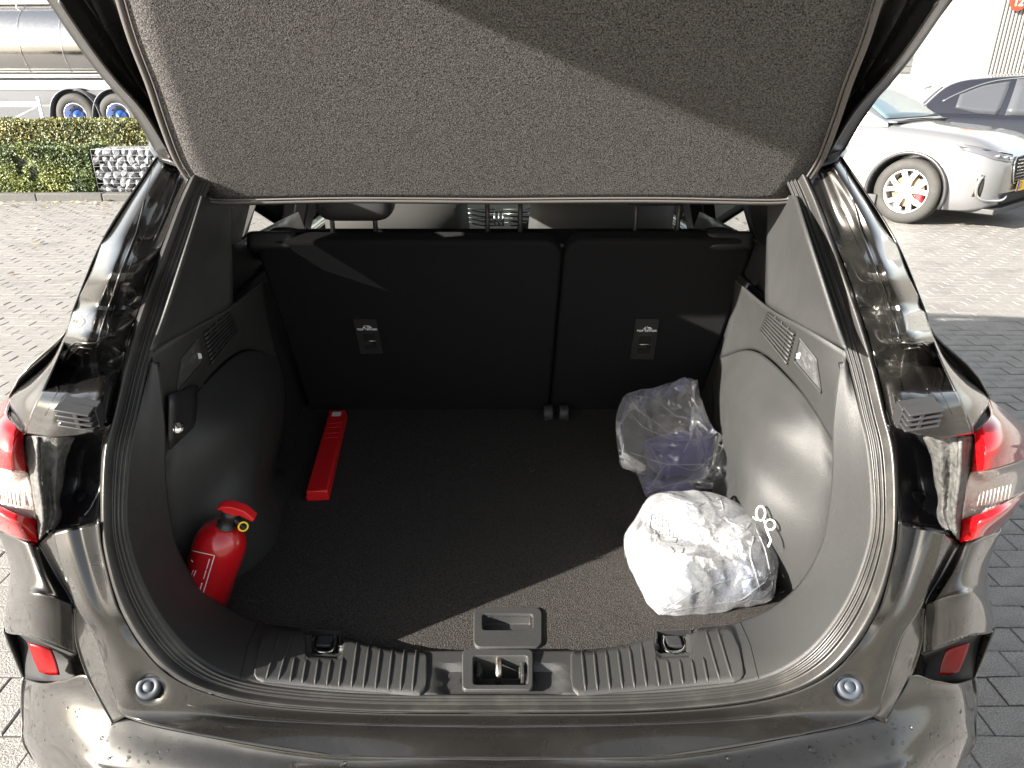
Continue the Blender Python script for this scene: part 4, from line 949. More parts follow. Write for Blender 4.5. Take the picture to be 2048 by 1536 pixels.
# --- plastic bags
def crump(p, sc, amp, sharp=.35):
    d, _ = noise.voronoi(p * sc, distance_metric='DISTANCE', exponent=2.5); return amp * (min(d[1] - d[0], sharp) / sharp - .5)
def blob(loop, bulge, up, seed, amp=.008, rings=56, scale=1.0, per=8, floor=None, close=True, stretch=(1, 1, 1), fine=.0006):
    P = spline([aZ(*t) if not isinstance(t, Vector) else t for t in loop] + [aZ(*loop[0])], per)[:-1]; n = len(P); c = sum(P, Vector()) / n
    P = [c + (p - c) * scale for p in P]
    bm = bmesh.new(); off = Vector((seed * 7.1, seed * 3.3, 0)); up = Vector(up).normalized(); V = []
    def dsp(p, f):
        q = Vector((p.x * stretch[0], p.y * stretch[1], p.z * stretch[2])) + off
        q += Vector((noise.noise(q * 9), noise.noise(q * 9 + Vector((5, 0, 0))), 0)) * .05
        rg = lambda v: (1 - min(1, abs(noise.noise(v)) * 3.2)) ** 2
        a1 = Vector((q.x * 16 + q.y * 10, q.y * 5 - q.x * 4, q.z * 4)); a2 = Vector((q.x * 6 - q.y * 13, q.y * 22 + q.x * 12, q.z * 8))
        return up * ((crump(q, 6, amp * 1.9) + crump(q + Vector((3, 1, 0)), 15, amp * .45) + amp * .9 * rg(a1) + amp * .5 * rg(a2) + fine * noise.noise(q * 60)) * f)
    for k in range(rings):
        f = 1 - k / rings; hgt = bulge * (1 - f ** 2.6) ** .6
        V.append([bm.verts.new(c + (p - c) * f + up * hgt + dsp(c + (p - c) * f, min(1, (1 - f) * 6 + .25))) for p in P])
    vc = bm.verts.new(c + up * bulge)
    for a_, b_ in zip(V, V[1:]):
        for i in range(n): bm.faces.new((a_[i], a_[(i + 1) % n], b_[(i + 1) % n], b_[i]))
    for i in range(n): bm.faces.new((V[-1][i], V[-1][(i + 1) % n], vc))
    if floor is not None:
        L = [V[0]]
        for f, z in ((.97, .55), (.90, .12), (.5, .0)):
            L.append([bm.verts.new(Vector((c.x + (p.x - c.x) * f, c.y + (p.y - c.y) * f - .01 * (1 - z), floor + (p.z - floor) * z)) + Vector((noise.noise(p * 30 + off) * .006, noise.noise(p * 25) * .006, 0))) for p in P])
        for a_, b_ in zip(L, L[1:]):
            for i in range(n): bm.faces.new((b_[i], b_[(i + 1) % n], a_[(i + 1) % n], a_[i]))
        bm.faces.new(L[-1])
    bmesh.ops.recalc_face_normals(bm, faces=bm.faces[:]); return bm
lo_loop = [(1316, 1231, .724), (1368, 1230, .724), (1420, 1225, .725), (1490, 1211, .732), (1541, 1190, .745), (1557, 1140, .78), (1552, 1088, .81), (1532, 1052, .83), (1495, 1020, .85), (1440, 992, .862), (1390, 983, .866), (1335, 985, .862), (1297, 995, .85), (1268, 1040, .81), (1248, 1072, .785), (1252, 1110, .765), (1270, 1160, .742), (1296, 1208, .728)]
bag = thing('plastic_bag', 'milky white plastic bag stuffed full, nearest the sill in the right corner of the boot', 'plastic bag', tuple(aZ(1400, 1150, ZF)))
bm = blob(lo_loop, .050, (0, -.45, .9), 1, .008, floor=ZF + .002); T_bag = BVHTree.FromBMesh(bm); loc_obj('bag_film', bm, M['filmwhite'], bag)
fl_m = mat('white_fleece', (.34, .34, .335), .9, col2=(.10, .10, .105), cscale=160, cdet=4, bump=.006, bscale=150, bdet=4, col3=(.12, .20, .42), c3scale=7, c3amt=.7)
bun = thing('fleece_bundle', 'white and pale blue fluffy bundle packed inside the milky plastic bag', 'bundle', tuple(aZ(1400, 1150, ZF)))
bm = blob(lo_loop, .036, (0, -.45, .9), 4, .004, scale=.86, floor=ZF + .006, fine=.005); loc_obj('fleece', bm, fl_m, bun)
# folded white sheet inside, near corner
sh_m = mat('white_sheet', (.6, .6, .6), .8)
bm = bmesh.new(); stick_strip(bm, [(1322, 1210), (1345, 1160), (1362, 1120)], [(1372, 1212), (1400, 1180), (1404, 1168)], T_bag, -.006, 8, 6); loc_obj('folded_sheet', bm, sh_m, bun, solid=.002)
bm = bmesh.new()
for l in ([(1318, 1228), (1370, 1195), (1430, 1168), (1500, 1150)], [(1300, 992), (1285, 1060), (1300, 1120)], [(1440, 996), (1452, 1040), (1490, 1060)], [(1500, 1030), (1530, 1100), (1545, 1170)], [(1320, 1226), (1400, 1212), (1480, 1200), (1535, 1160)], [(1512, 1036), (1480, 1070), (1420, 1085)], [(1513, 1040), (1500, 1110), (1520, 1180)], [(1256, 1080), (1290, 1150), (1318, 1200)], [(1330, 990), (1380, 1010), (1440, 1000)]):
    p = stick(l, T_bag, .0006, 6)
    if len(p) > 2: tube(bm, spline(p[::3] if len(p) > 8 else p, 3), .0011, 5)
loc_obj('film_crease', bm, M['filmwhite'], bag)
# closing cord
cd = [hit(1508, 1024, T_bag, .004), hit(1513, 1036, T_bag, .014)]
c0 = hit(1506, 1038, T_bag, .004)
def cq(dx_, dy_, o): p = aPl(1512 + dx_, 1034 + dy_, c0 + Vector((0, -.06, .0)), Vector((0, -.7, .7))); return p + Vector((0, -.7, .7)) * o
ring1 = [cq(4 + 9 * math.cos(R(a)), -4 + 14 * math.sin(R(a)), .016) for a in range(120, 461, 34)]; ring2 = [cq(24 + 10 * math.cos(R(a)), 18 + 10 * math.sin(R(a)), .012) for a in range(190, 531, 34)]
bm = bmesh.new(); tube(bm, spline([c0, cq(0, 6, .004)] + ring1 + [cq(12, 10, .014)] + ring2 + [cq(22, 38, .010), cq(28, 48, .004), cq(24, 60, .0)], 4), .0019, 8); loc_obj('tie_cord', bm, M['white'], bag)
pr = mat('black_print', (.03, .03, .03), .5)
def prints(lines, rad, nm):
    bm = bmesh.new()
    for l in lines:
        p = stick(l, T_bag, .0008, 5)
        if len(p) > 1: tube(bm, p, rad, 4)
    loc_obj(nm, bm, pr, bag)
prints([[(1304, 1030), (1334, 1024), (1340, 1074), (1356, 1076), (1352, 1086), (1320, 1082), (1312, 1060), (1300, 1056), (1304, 1030)]], .0009, 'print_frame')
wl_ = []
for i in range(4):
    x = 1311 + 7 * i; y = 1034 - i
    while y < 1066 + 2 * i: l = random.uniform(3, 7); wl_.append([(x + random.uniform(-.8, .8), y), (x + random.uniform(-.8, 1.2), y + l)]); y += l + 2.2
prints(wl_, .0010, 'print_text')
prints([[(1342, 1094), (1350, 1104), (1345, 1106)], [(1352, 1106), (1366, 1106), (1368, 1096)], [(1364, 1092), (1354, 1090)]], .0008, 'recycling_mark')
up_loop = [(1290, 990, .732), (1330, 986, .726), (1400, 980, .726), (1450, 966, .735), (1455, 930, .775), (1450, 884, .84), (1430, 866, .87), (1416, 835, .89), (1402, 796, .925), (1385, 758, .962), (1320, 771, .93), (1256, 787, .905), (1240, 806, .885), (1232, 838, .855), (1236, 870, .825), (1262, 905, .785), (1274, 945, .755)]
ub = thing('plastic_bag', 'clear crumpled plastic bag with its open end up, behind the milky bag', 'plastic bag', tuple(aZ(1360, 975, ZF)))
bm = blob(up_loop, .04, (0, -.6, .8), 2, .024, rings=60, floor=ZF + .002, stretch=(1, .6, .8)); T_ub = BVHTree.FromBMesh(bm); loc_obj('bag_film', bm, M['film'], ub)
bm = bmesh.new()
for l in ([(1256, 788), (1275, 820), (1320, 850), (1352, 882)], [(1232, 860), (1258, 826), (1290, 856), (1352, 882)], [(1385, 758), (1390, 815), (1382, 870), (1368, 905)], [(1288, 988), (1340, 968), (1400, 962), (1448, 930)], [(1256, 788), (1310, 800), (1352, 830), (1385, 840)], [(1262, 905), (1320, 925), (1390, 940), (1440, 905), (1448, 880)], [(1300, 985), (1318, 945), (1330, 930)], [(1340, 930), (1420, 928), (1432, 942)]):
    p = stick(l, T_ub, .001, 6)
    if len(p) > 2: tube(bm, spline(p[::3] if len(p) > 8 else p, 3), .0010, 5)
loc_obj('film_crease', bm, M['filmwhite'], ub)  # milkier strands along the folds, standing in for their bright glints
pp = thing('pouch', 'purple blue pouch seen through the clear plastic bag', 'pouch', tuple(aZ(1360, 925, ZF)))
bm = blob([(1288, 905, .765), (1292, 880, .79), (1340, 868, .80), (1395, 862, .81), (1436, 880, .80), (1436, 915, .765), (1390, 935, .75), (1320, 935, .75)], .02, (0, -.5, .8), 3, .006, rings=14, floor=ZF + .004); loc_obj('pouch_body', bm, mat('purple_cloth', (.045, .042, .15), .6), pp)
bm = bmesh.new(); p0 = aZ(1300, 888, .805); p1 = aZ(1425, 880, .815); tube(bm, [p0, p0.lerp(p1, .5) + Vector((0, 0, .006)), p1], .002, 6); loc_obj('pouch_hem', bm, mat('purple_hem', (.08, .075, .25), .5), pp)

# =================================================================== SURROUNDINGS
def ground_mat():
    m = bpy.data.materials.new('concrete_pavers'); m.use_nodes = True; N = m.node_tree.nodes; L = m.node_tree.links; b = N['Principled BSDF']; b.inputs['Roughness'].default_value = .75
    g = N.new('ShaderNodeNewGeometry'); br = N.new('ShaderNodeTexBrick'); br.inputs['Scale'].default_value = 1; br.inputs['Brick Width'].default_value = .21; br.inputs['Row Height'].default_value = .105
    br.inputs['Mortar Size'].default_value = .004; br.inputs['Color1'].default_value = (.27, .245, .205, 1); br.inputs['Color2'].default_value = (.19, .175, .15, 1); br.inputs['Mortar'].default_value = (.07, .065, .055, 1)
    L.new(g.outputs['Position'], br.inputs['Vector'])
    n = N.new('ShaderNodeTexNoise'); n.inputs['Scale'].default_value = 1.1; n.inputs['Detail'].default_value = 7; L.new(g.outputs['Position'], n.inputs['Vector'])
    mr = N.new('ShaderNodeMapRange'); mr.inputs[1].default_value = .54; mr.inputs[2].default_value = .66; L.new(n.outputs['Fac'], mr.inputs[0])
    mx = N.new('ShaderNodeMix'); mx.data_type = 'RGBA'; mx.inputs[7].default_value = (.30, .26, .12, 1); L.new(br.outputs['Color'], mx.inputs[6])
    ml = N.new('ShaderNodeMath'); ml.operation = 'MULTIPLY'; ml.inputs[1].default_value = .45; L.new(mr.outputs[0], ml.inputs[0]); L.new(ml.outputs[0], mx.inputs[0])
    n2 = N.new('ShaderNodeTexNoise'); n2.inputs['Scale'].default_value = 130; n2.inputs['Detail'].default_value = 2; L.new(g.outputs['Position'], n2.inputs['Vector'])
    m2 = N.new('ShaderNodeMix'); m2.data_type = 'RGBA'; m2.blend_type = 'MULTIPLY'; m2.inputs[0].default_value = .7; L.new(mx.outputs[2], m2.inputs[6])
    r2 = N.new('ShaderNodeMapRange'); r2.inputs[1].default_value = .3; r2.inputs[2].default_value = .7; r2.inputs[3].default_value = .5; r2.inputs[4].default_value = 1.5; L.new(n2.outputs['Fac'], r2.inputs[0]); L.new(r2.outputs[0], m2.inputs[7])
    L.new(m2.outputs[2], b.inputs['Base Color'])
    bp = N.new('ShaderNodeBump'); bp.inputs['Distance'].default_value = .008; L.new(n2.outputs['Fac'], bp.inputs['Height']); L.new(bp.outputs[0], b.inputs['Normal']); return m
def brick_mat():
    m = mat('paver_face', (.12, .114, .108), .62, col2=(.27, .255, .235), cscale=210, cdet=3, bump=.007, bscale=170, bdet=3, col3=(.09, .085, .08), c3scale=2.5, c3amt=.6, rvar=.15)
    N = m.node_tree.nodes; L = m.node_tree.links
    return m
KY = 11.05
gmat = ground_mat(); bmat = brick_mat(); jm = mat('joint_sand', (.05, .047, .042), .95, bump=.004, bscale=300)
bm = bmesh.new(); V = [bm.verts.new(p) for p in ((-90, -40, -.012), (90, -40, -.012), (90, 260, -.012), (-90, 260, -.012))]; bm.faces.new(V)
ground = tag(obj('ground', bm, gmat, None, False), kind='structure')
def pav_mesh(w, l, seed):
    rnd = random.Random(seed); bm = bmesh.new(); lo, hi = -.010, .0; e = .0035
    def ring(x, y, z): return [bm.verts.new((sx * x + rnd.uniform(-.0015, .0015), sy * y + rnd.uniform(-.0015, .0015), z)) for sx, sy in ((-1, -1), (1, -1), (1, 1), (-1, 1))]
    a, b, c = ring(l / 2, w / 2, lo), ring(l / 2, w / 2, hi - .0022), ring(l / 2 - e, w / 2 - e, hi)
    for p, q in ((a, b), (b, c)):
        for i in range(4): bm.faces.new((p[i], p[(i + 1) % 4], q[(i + 1) % 4], q[i]))
    bm.faces.new(c); bm.normal_update(); me = bpy.data.meshes.new('brick'); bm.to_mesh(me); bm.free(); me.materials.append(bmat); return me
BL, BW = .210, .105; protos = [pav_mesh(BW - .004, BL - .004, k) for k in range(6)]
spots = []
for row in range(-8, 125):
    y = row * BW
    for k in range(-44, 46):
        x = (k + (.5 if row % 2 else 0)) * BL
        if abs(x) < .80 and 1.1 < y < 5.2: continue
        if y > KY - .12 or abs(x) > 8.2: continue
        dd = (Vector((x, y, 0)) - CAMP).length
        spots.append((dd, x, y))
spots.sort(); RB = random.Random(3)
rot_b = []
sbm = bmesh.new()
bpos = []
vis = [s for s in spots if s[2] > .6 and (lambda q: ((-20 < q[0] < 330 or 1700 < q[0] < 2070) and 380 < q[1] < 1560 and abs(s[1]) > .97))(prj((s[1], s[2], 0)))]
near = set((s[1], s[2]) for s in vis[:300])
tv, tf = [], []
for dd, x, y in spots:
    z = RB.uniform(-.0025, .0025); ang = RB.uniform(-.012, .012); tx, ty = RB.uniform(-.012, .012), RB.uniform(-.012, .012); me = protos[RB.randrange(6)]
    Mx = Matrix.Translation((x, y, z)) @ Matrix.Rotation(ang, 4, 'Z') @ Matrix.Rotation(tx, 4, 'X') @ Matrix.Rotation(ty, 4, 'Y')
    if (x, y) in near:
        o = bpy.data.objects.new('brick', me); COL.objects.link(o); o.parent = ground; o.matrix_basis = Mx
    else:
        b0 = len(tv); tv += [Mx @ v.co for v in me.vertices]; tf += [tuple(b0 + i for i in p.vertices) for p in me.polygons]
me = bpy.data.meshes.new('paver_field'); me.from_pydata([tuple(v) for v in tv], [], tf); me.materials.append(bmat)
pf = bpy.data.objects.new('paver_field', me); COL.objects.link(pf); pf.parent = ground; pf['kind'] = 'stuff'
bm = bmesh.new(); V = [bm.verts.new(p) for p in ((-8.2, -.9, -.0045), (8.2, -.9, -.0045), (8.2, 10.98, -.0045), (-8.2, 10.98, -.0045))]; bm.faces.new(V); obj('joint_bed', bm, jm, ground, False)
# kerb and the raised yard behind the hedges
kerb = tag(bpy.data.objects.new('kerb', None), kind='structure'); COL.objects.link(kerb)
km = mat('kerb_concrete', (.085, .083, .078), .85, col2=(.065, .062, .058), cscale=30, bump=.004, bscale=120)
km0 = None
for i in range(14):
    bm = bmesh.new(); 
    if km0 is None:
        box(bm, (0, 0, 0), (.99, .14, .22)); o = obj('kerb_stone', bm, km, kerb, False, bevel=.015); km0 = o
    else: bm.free(); o = km0.copy(); COL.objects.link(o)
    o.parent = kerb; o.location = (-13.5 + i * 1.0, KY + RB.uniform(-.006, .006), .0 + RB.uniform(-.004, .004))
bm = bmesh.new(); box(bm, (-12, 12.4, .03), (26, 2.6, .12)); tag(obj('soil_bed', bm, mat('bark_soil', (.05, .038, .025), .95, col2=(.09, .07, .045), cscale=40, bump=.02, bscale=40), None, False), kind='structure')
bm = bmesh.new(); box(bm, (-25, 30, .14), (64, 30, .42)); tag(obj('yard', bm, mat('yard_asphalt', (.10, .10, .10), .9, bump=.004, bscale=80), None, False), kind='structure')
# fallen leaves
lm = mat('fallen_leaf', (.42, .26, .10), .7, col2=(.50, .38, .22), cscale=4)
bm = bmesh.new()
for i in range(120):
    x, y = (RB.uniform(-7.5, -3.4), KY - .1 - abs(RB.gauss(0, .45))) if i < 80 else (RB.uniform(-7, -2), RB.uniform(5, 10.5))
    s = RB.uniform(.018, .05); Mx = Matrix.Translation((x, y, .012)) @ Matrix.Rotation(RB.uniform(0, 6), 4, 'Z') @ Matrix.Rotation(RB.uniform(-.4, .4), 4, 'X')
    P = [(-1, 0, 0), (-.3, -.5, .1), (.5, -.4, .25), (1, 0, .1), (.4, .45, .2), (-.4, .5, .05)]; bm.faces.new([bm.verts.new(Mx @ Vector((a * s, b * s, c * s))) for a, b, c in P])
tag(obj('fallen_leaves', bm, lm, None, False), 'dry brown leaves scattered along the kerb and paving', 'leaves', kind='stuff')
# hedges
def leaf_mat(nm, c1, c2, c3):
    m = mat(nm, c1, .5, col2=c2, cscale=9, cdet=5, col3=c3, c3scale=1.3, c3amt=.9, spec=.4); b = m.node_tree.nodes['Principled BSDF']; return m
def hedge(name, label, x0, x1, y0, y1, z0, z1, n, m, seed, lf, top=None):
    rd = random.Random(seed); h = thing(name, label, 'hedge', ((x0 + x1) / 2, (y0 + y1) / 2, z0)); inv = Matrix.Translation(-h.location)
    vv, ff = [], []
    def put(p, nrm):
        s = lf * rd.uniform(.6, 1.25); d = (nrm + Vector((rd.gauss(0, .7), rd.gauss(0, .7), rd.gauss(0, .7)))).normalized()
        q = d.to_track_quat('Z', 'Y').to_matrix().to_4x4() @ Matrix.Rotation(rd.uniform(0, 6.28), 4, 'Z'); Mx = inv @ Matrix.Translation(p) @ q
        b = len(vv); vv.extend([Mx @ Vector((a * s, c * s, e * s)) for a, c, e in ((-1, 0, 0), (0, -.5, .12), (1, 0, 0), (0, .5, .12))]); ff.append((b, b + 1, b + 2, b + 3))
    W, H, D = x1 - x0, z1 - z0, y1 - y0
    for i in range(n):
        r = rd.random(); dep = abs(rd.gauss(0, .035))
        u, v = rd.random(), rd.random()
        if r < .55: p = Vector((x0 + W * u, y0 + dep, z0 + H * v)); nn = Vector((0, -1, .3))
        elif r < .9: p = Vector((x0 + W * u, y0 + D * v, z1 - dep)); nn = Vector((0, -.2, 1))
        else: p = Vector((x1 - dep, y0 + D * u, z0 + H * v)); nn = Vector((1, 0, .2))
        b = noise.noise(p * 2.2) * .05 + noise.noise(p * 7) * .02
        if noise.noise(p * 5 + Vector((9, 0, 0))) > .42: continue
        put(p + nn * b, nn)
    me = bpy.data.meshes.new('foliage'); me.from_pydata([tuple(v) for v in vv], [], ff); me.materials.append(m)
    o = bpy.data.objects.new('foliage', me); COL.objects.link(o); o.parent = h; o['kind'] = 'stuff'
    bm = bmesh.new(); box(bm, (0, 0, H / 2), (W - .14, D - .14, H - .12)); obj('twig_core', bm, mat('twig_core', (.018, .022, .010), .95, bump=.03, bscale=20), h, False)
    bm = bmesh.new()
    for k in range(int(W / .35)): 
        x = -W / 2 + .2 + k * .35; tube(bm, [Vector((x, 0, 0)), Vector((x + .03, .02, H * .5))], [.015, .008], 6)
    obj('stems', bm, mat('hedge_stem', (.08, .06, .04), .9), h)
    return h
GX0 = aZ(183, 395, 0).x + .0
hedge('hedge', 'low dark green clipped hedge left of the stone gabion', -9.6, -6.22, 11.25, 11.95, .08, .76, 21000, leaf_mat('dark_hedge_leaf', (.022, .040, .010), (.07, .10, .02), (.20, .22, .04)), 5, .022)
hedge('hedge', 'higher yellow green hedge in front of the tank trailer', -13.5, -1.2, 13.6, 14.3, .10, 1.03, 42000, leaf_mat('pale_hedge_leaf', (.07, .09, .03), (.20, .19, .06), (.26, .22, .05)), 8, .026)
# gabion
gb = thing('gabion', 'wire gabion basket filled with rough grey stones', 'gabion', (-5.1, 11.55, .06))
sm = mat('grey_quarry_stone', (.17, .175, .185), .8, col2=(.25, .255, .265), cscale=12, bump=.01, bscale=30, bdet=5)
stm = []
for k in range(8):
    rd = random.Random(k + 50); bm = bmesh.new(); bmesh.ops.create_icosphere(bm, subdivisions=1, radius=1)
    for v in bm.verts: v.co = Vector((v.co.x * rd.uniform(.8, 1.15), v.co.y * rd.uniform(.8, 1.1), v.co.z * rd.uniform(.75, 1.1)))
    me = bpy.data.meshes.new('stone'); bm.to_mesh(me); bm.free(); me.materials.append(sm); me.shade_flat(); stm.append(me)
GW, GH, GD = 2.15, .66, .55; rd = random.Random(11)
for r_ in range(6):
    for c_ in range(17):
        o = bpy.data.objects.new('stone', rd.choice(stm)); COL.objects.link(o); o.parent = gb
        o.location = (-GW / 2 + .065 + c_ * .127 + (r_ % 2) * .05 - .02 + rd.uniform(-.02, .02), -GD / 2 + .06 + rd.uniform(-.01, .015), .06 + r_ * .111 + rd.uniform(-.015, .015))
        s = rd.uniform(.070, .095); o.scale = (s * rd.uniform(.95, 1.3), s * .8, s * rd.uniform(.8, 1.0)); o.rotation_euler = (rd.uniform(0, 6), rd.uniform(0, 6), rd.uniform(0, 6))
for r_ in range(3):
    for c_ in range(15):
        o = bpy.data.objects.new('stone', rd.choice(stm)); COL.objects.link(o); o.parent = gb
        o.location = (-GW / 2 + .08 + c_ * .142 + rd.uniform(-.02, .02), -GD / 2 + .15 + r_ * .15, GH - .07); s = rd.uniform(.066, .085); o.scale = (s * 1.1, s, s * .8); o.rotation_euler = (rd.uniform(0, 6), rd.uniform(0, 6), rd.uniform(0, 6))
bm = bmesh.new(); box(bm, (0, .02, GH / 2 - .03), (GW - .16, GD - .2, GH - .14)); obj('stone_fill', bm, mat('gabion_core', (.15, .15, .16), .95, bump=.02, bscale=18), gb, False)
wm = mat('galvanised_wire', (.22, .225, .235), .5, .5); bm = bmesh.new()
for i in range(23): x = -GW / 2 + i * GW / 22; tube(bm, [(x, -GD / 2 - .02, 0), (x, -GD / 2 - .02, GH), (x, GD / 2, GH)], .0016 if i % 5 else .0035, 4)
for i in range(9): z = i * GH / 8; tube(bm, [(-GW / 2, -GD / 2 - .022, z), (GW / 2, -GD / 2 - .022, z)], .0018, 4)
for i in range(5): y = -GD / 2 + i * GD / 4; tube(bm, [(-GW / 2, y, GH + .003), (GW / 2, y, GH + .003)], .0022, 4)
obj('wire_mesh', bm, wm, gb)
# --- tank trailer
TZ = .35; tk = thing('tank_trailer', 'silver tank trailer with blue wheel hubs parked behind the hedges', 'tank trailer', (-14, 20.2, TZ), R(-3))
tm = mat('polished_tank_steel', (.62, .60, .57), .16, 1, bump=.002, bscale=3, rvar=.06); wm2 = mat('white_truck_paint', (.75, .75, .75), .35, 0, .4); dm = mat('chassis_grey', (.07, .072, .08), .5)
def tk_o(nm, bm, m, par=None, **k): return obj(nm, bm, m, par or tk, **k)
cz = 2.50 - TZ; bm = bmesh.new(); RX = Matrix.Translation((0, 0, cz)) @ Matrix.Rotation(R(90), 4, 'Y'); lathe(bm, [(0, -7.2), (.5, -7.15), (.85, -6.95), (.95, -6.7), (.95, 6.7), (.85, 6.95), (.5, 7.15), (0, 7.2)], RX, 64); tank = tk_o('tank', bm, tm)
for k in range(-6, 7):
    bm = bmesh.new(); x = k * 1.05 + .28; lathe(bm, [(.955 + .008 * math.cos(R(a)), x + .022 * math.sin(R(a))) for a in range(0, 360, 60)], RX, 64, True); tk_o('band', bm, tm, tank)
bm = bmesh.new(); lathe(bm, [(.952, -6.6), (.975, -6.6), (.975, 6.6), (.952, 6.6)], RX, 8); bm.free()
for z, t in ((cz - .70, .05),):
    bm = bmesh.new(); tube(bm, [(-6.8, -.82, z), (6.8, -.82, z)], .045, 8); tk_o('hose_tube', bm, wm2)
bm = bmesh.new(); box(bm, (0, -.80, 1.52 - TZ + .10), (13.6, .10, .17)); tk_o('chassis_rail', bm, wm2, bevel=.01)
bm = bmesh.new(); box(bm, (0, -.2, 1.30 - TZ), (13.2, 1.2, .32)); tk_o('underframe', bm, dm, smooth=False)
bm = bmesh.new(); tube(bm, [(-6.8, -.45, cz + 1.02), (6.8, -.45, cz + 1.02)], .03, 6)
for k in range(13): tube(bm, [(-6.6 + k * 1.1, -.45, cz + .78), (-6.6 + k * 1.1, -.45, cz + 1.02)], .018, 5)
tk_o('walkway_rail', bm, wm2)
bm = bmesh.new(); box(bm, (0, 0, cz + .95), (13.4, .7, .05)); tk_o('walkway', bm, wm2, smooth=False)
lx = [aY(x, 228, 19.5).x + 14 for x in (145, 232)]; lx = [aY(145, 228, 19.25).x + 14.26, aY(232, 228, 19.25).x + 14.26]; lx.append(lx[1] * 2 - lx[0])
hubm = mat('blue_hub', (.012, .06, .26), .35, 0, .3)
for x in lx:
    mx = Matrix.Translation((x, -.85, .53)) @ Matrix.Rotation(R(90), 4, 'X')
    wheelr = thing('wheel_pivot', None, None); bpy.data.objects.remove(wheelr)
    bm = bmesh.new(); r = .53; lathe(bm, [(r * .55, .12), (r * .60, .16), (r * .88, .16), (r * .98, .12), (r, .08), (r, -.16), (r * .6, -.16)], mx, 40, True); ty = tk_o('wheel', bm, M['rubber'])
    bm = bmesh.new(); lathe(bm, [(r * .58, .15), (r * .55, .165), (r * .52, .14), (r * .44, .03), (r * .26, .0), (r * .26, -.04), (r * .56, -.04)], mx, 40, True); rim = tk_o('rim', bm, M['alloy'], ty)
    for k in range(10):
        a = R(36 * k); bm = bmesh.new(); lathe(bm, [(0, .012), (.022, .010), (.024, -.01)], mx @ Matrix.Translation((r * .44 * math.cos(a), r * .44 * math.sin(a), .035)), 8); tk_o('hand_hole', bm, dm, ty)
    bm = bmesh.new(); lathe(bm, [(0, .17), (.06, .165), (.075, .13), (.11, .10), (.14, .05), (.14, -.02)], mx, 24); tk_o('hub', bm, hubm, ty)
    bm = bmesh.new(); pts = [(.62 * math.cos(R(a)), .62 * math.sin(R(a))) for a in range(8, 173, 11)]; pts = [(.70, -.22)] + pts + [(-.70, -.22)]
    gg = [[Vector((x + px_ * 1, -1.03, .53 + pz * 1)), Vector((x + px_, -.60, .53 + pz))] for px_, pz in pts]; tk_o('mudguard', gridbm(gg), dm, solid=.02)
    bm = bmesh.new(); box(bm, (x, -.7, 1.24 - TZ), (.16, .1, .3)); tk_o('spring_hanger', bm, dm, smooth=False)
gx = lx[0] - .75
bm = bmesh.new(); box(bm, (gx - 2.2, -.98, .80), (4.2, .05, .12)); tk_o('side_guard_rail', bm, wm2, bevel=.008)
bm = bmesh.new(); box(bm, (gx - 2.2, -.98, .30), (4.2, .05, .12)); tk_o('side_guard_rail', bm, wm2, bevel=.008)
for k in range(4):
    bm = bmesh.new(); box(bm, (gx - .15 - k * 1.15, -.96, .58), (.07, .05, .8)); tk_o('guard_post', bm, wm2, bevel=.005)
bm = bmesh.new(); tube(bm, [(gx - 1.2, -.985, .34), (gx - .2, -.985, .74)], .02, 6); tk_o('guard_brace', bm, wm2)
bm = bmesh.new(); lathe(bm, [(0, -.2), (.12, -.2), (.14, -.16), (.14, .16), (.12, .2), (0, .2)], Matrix.Translation((gx + .12, -.9, .32)) @ Matrix.Rotation(R(90), 4, 'Y'), 16); tk_o('air_tank', bm, hubm)
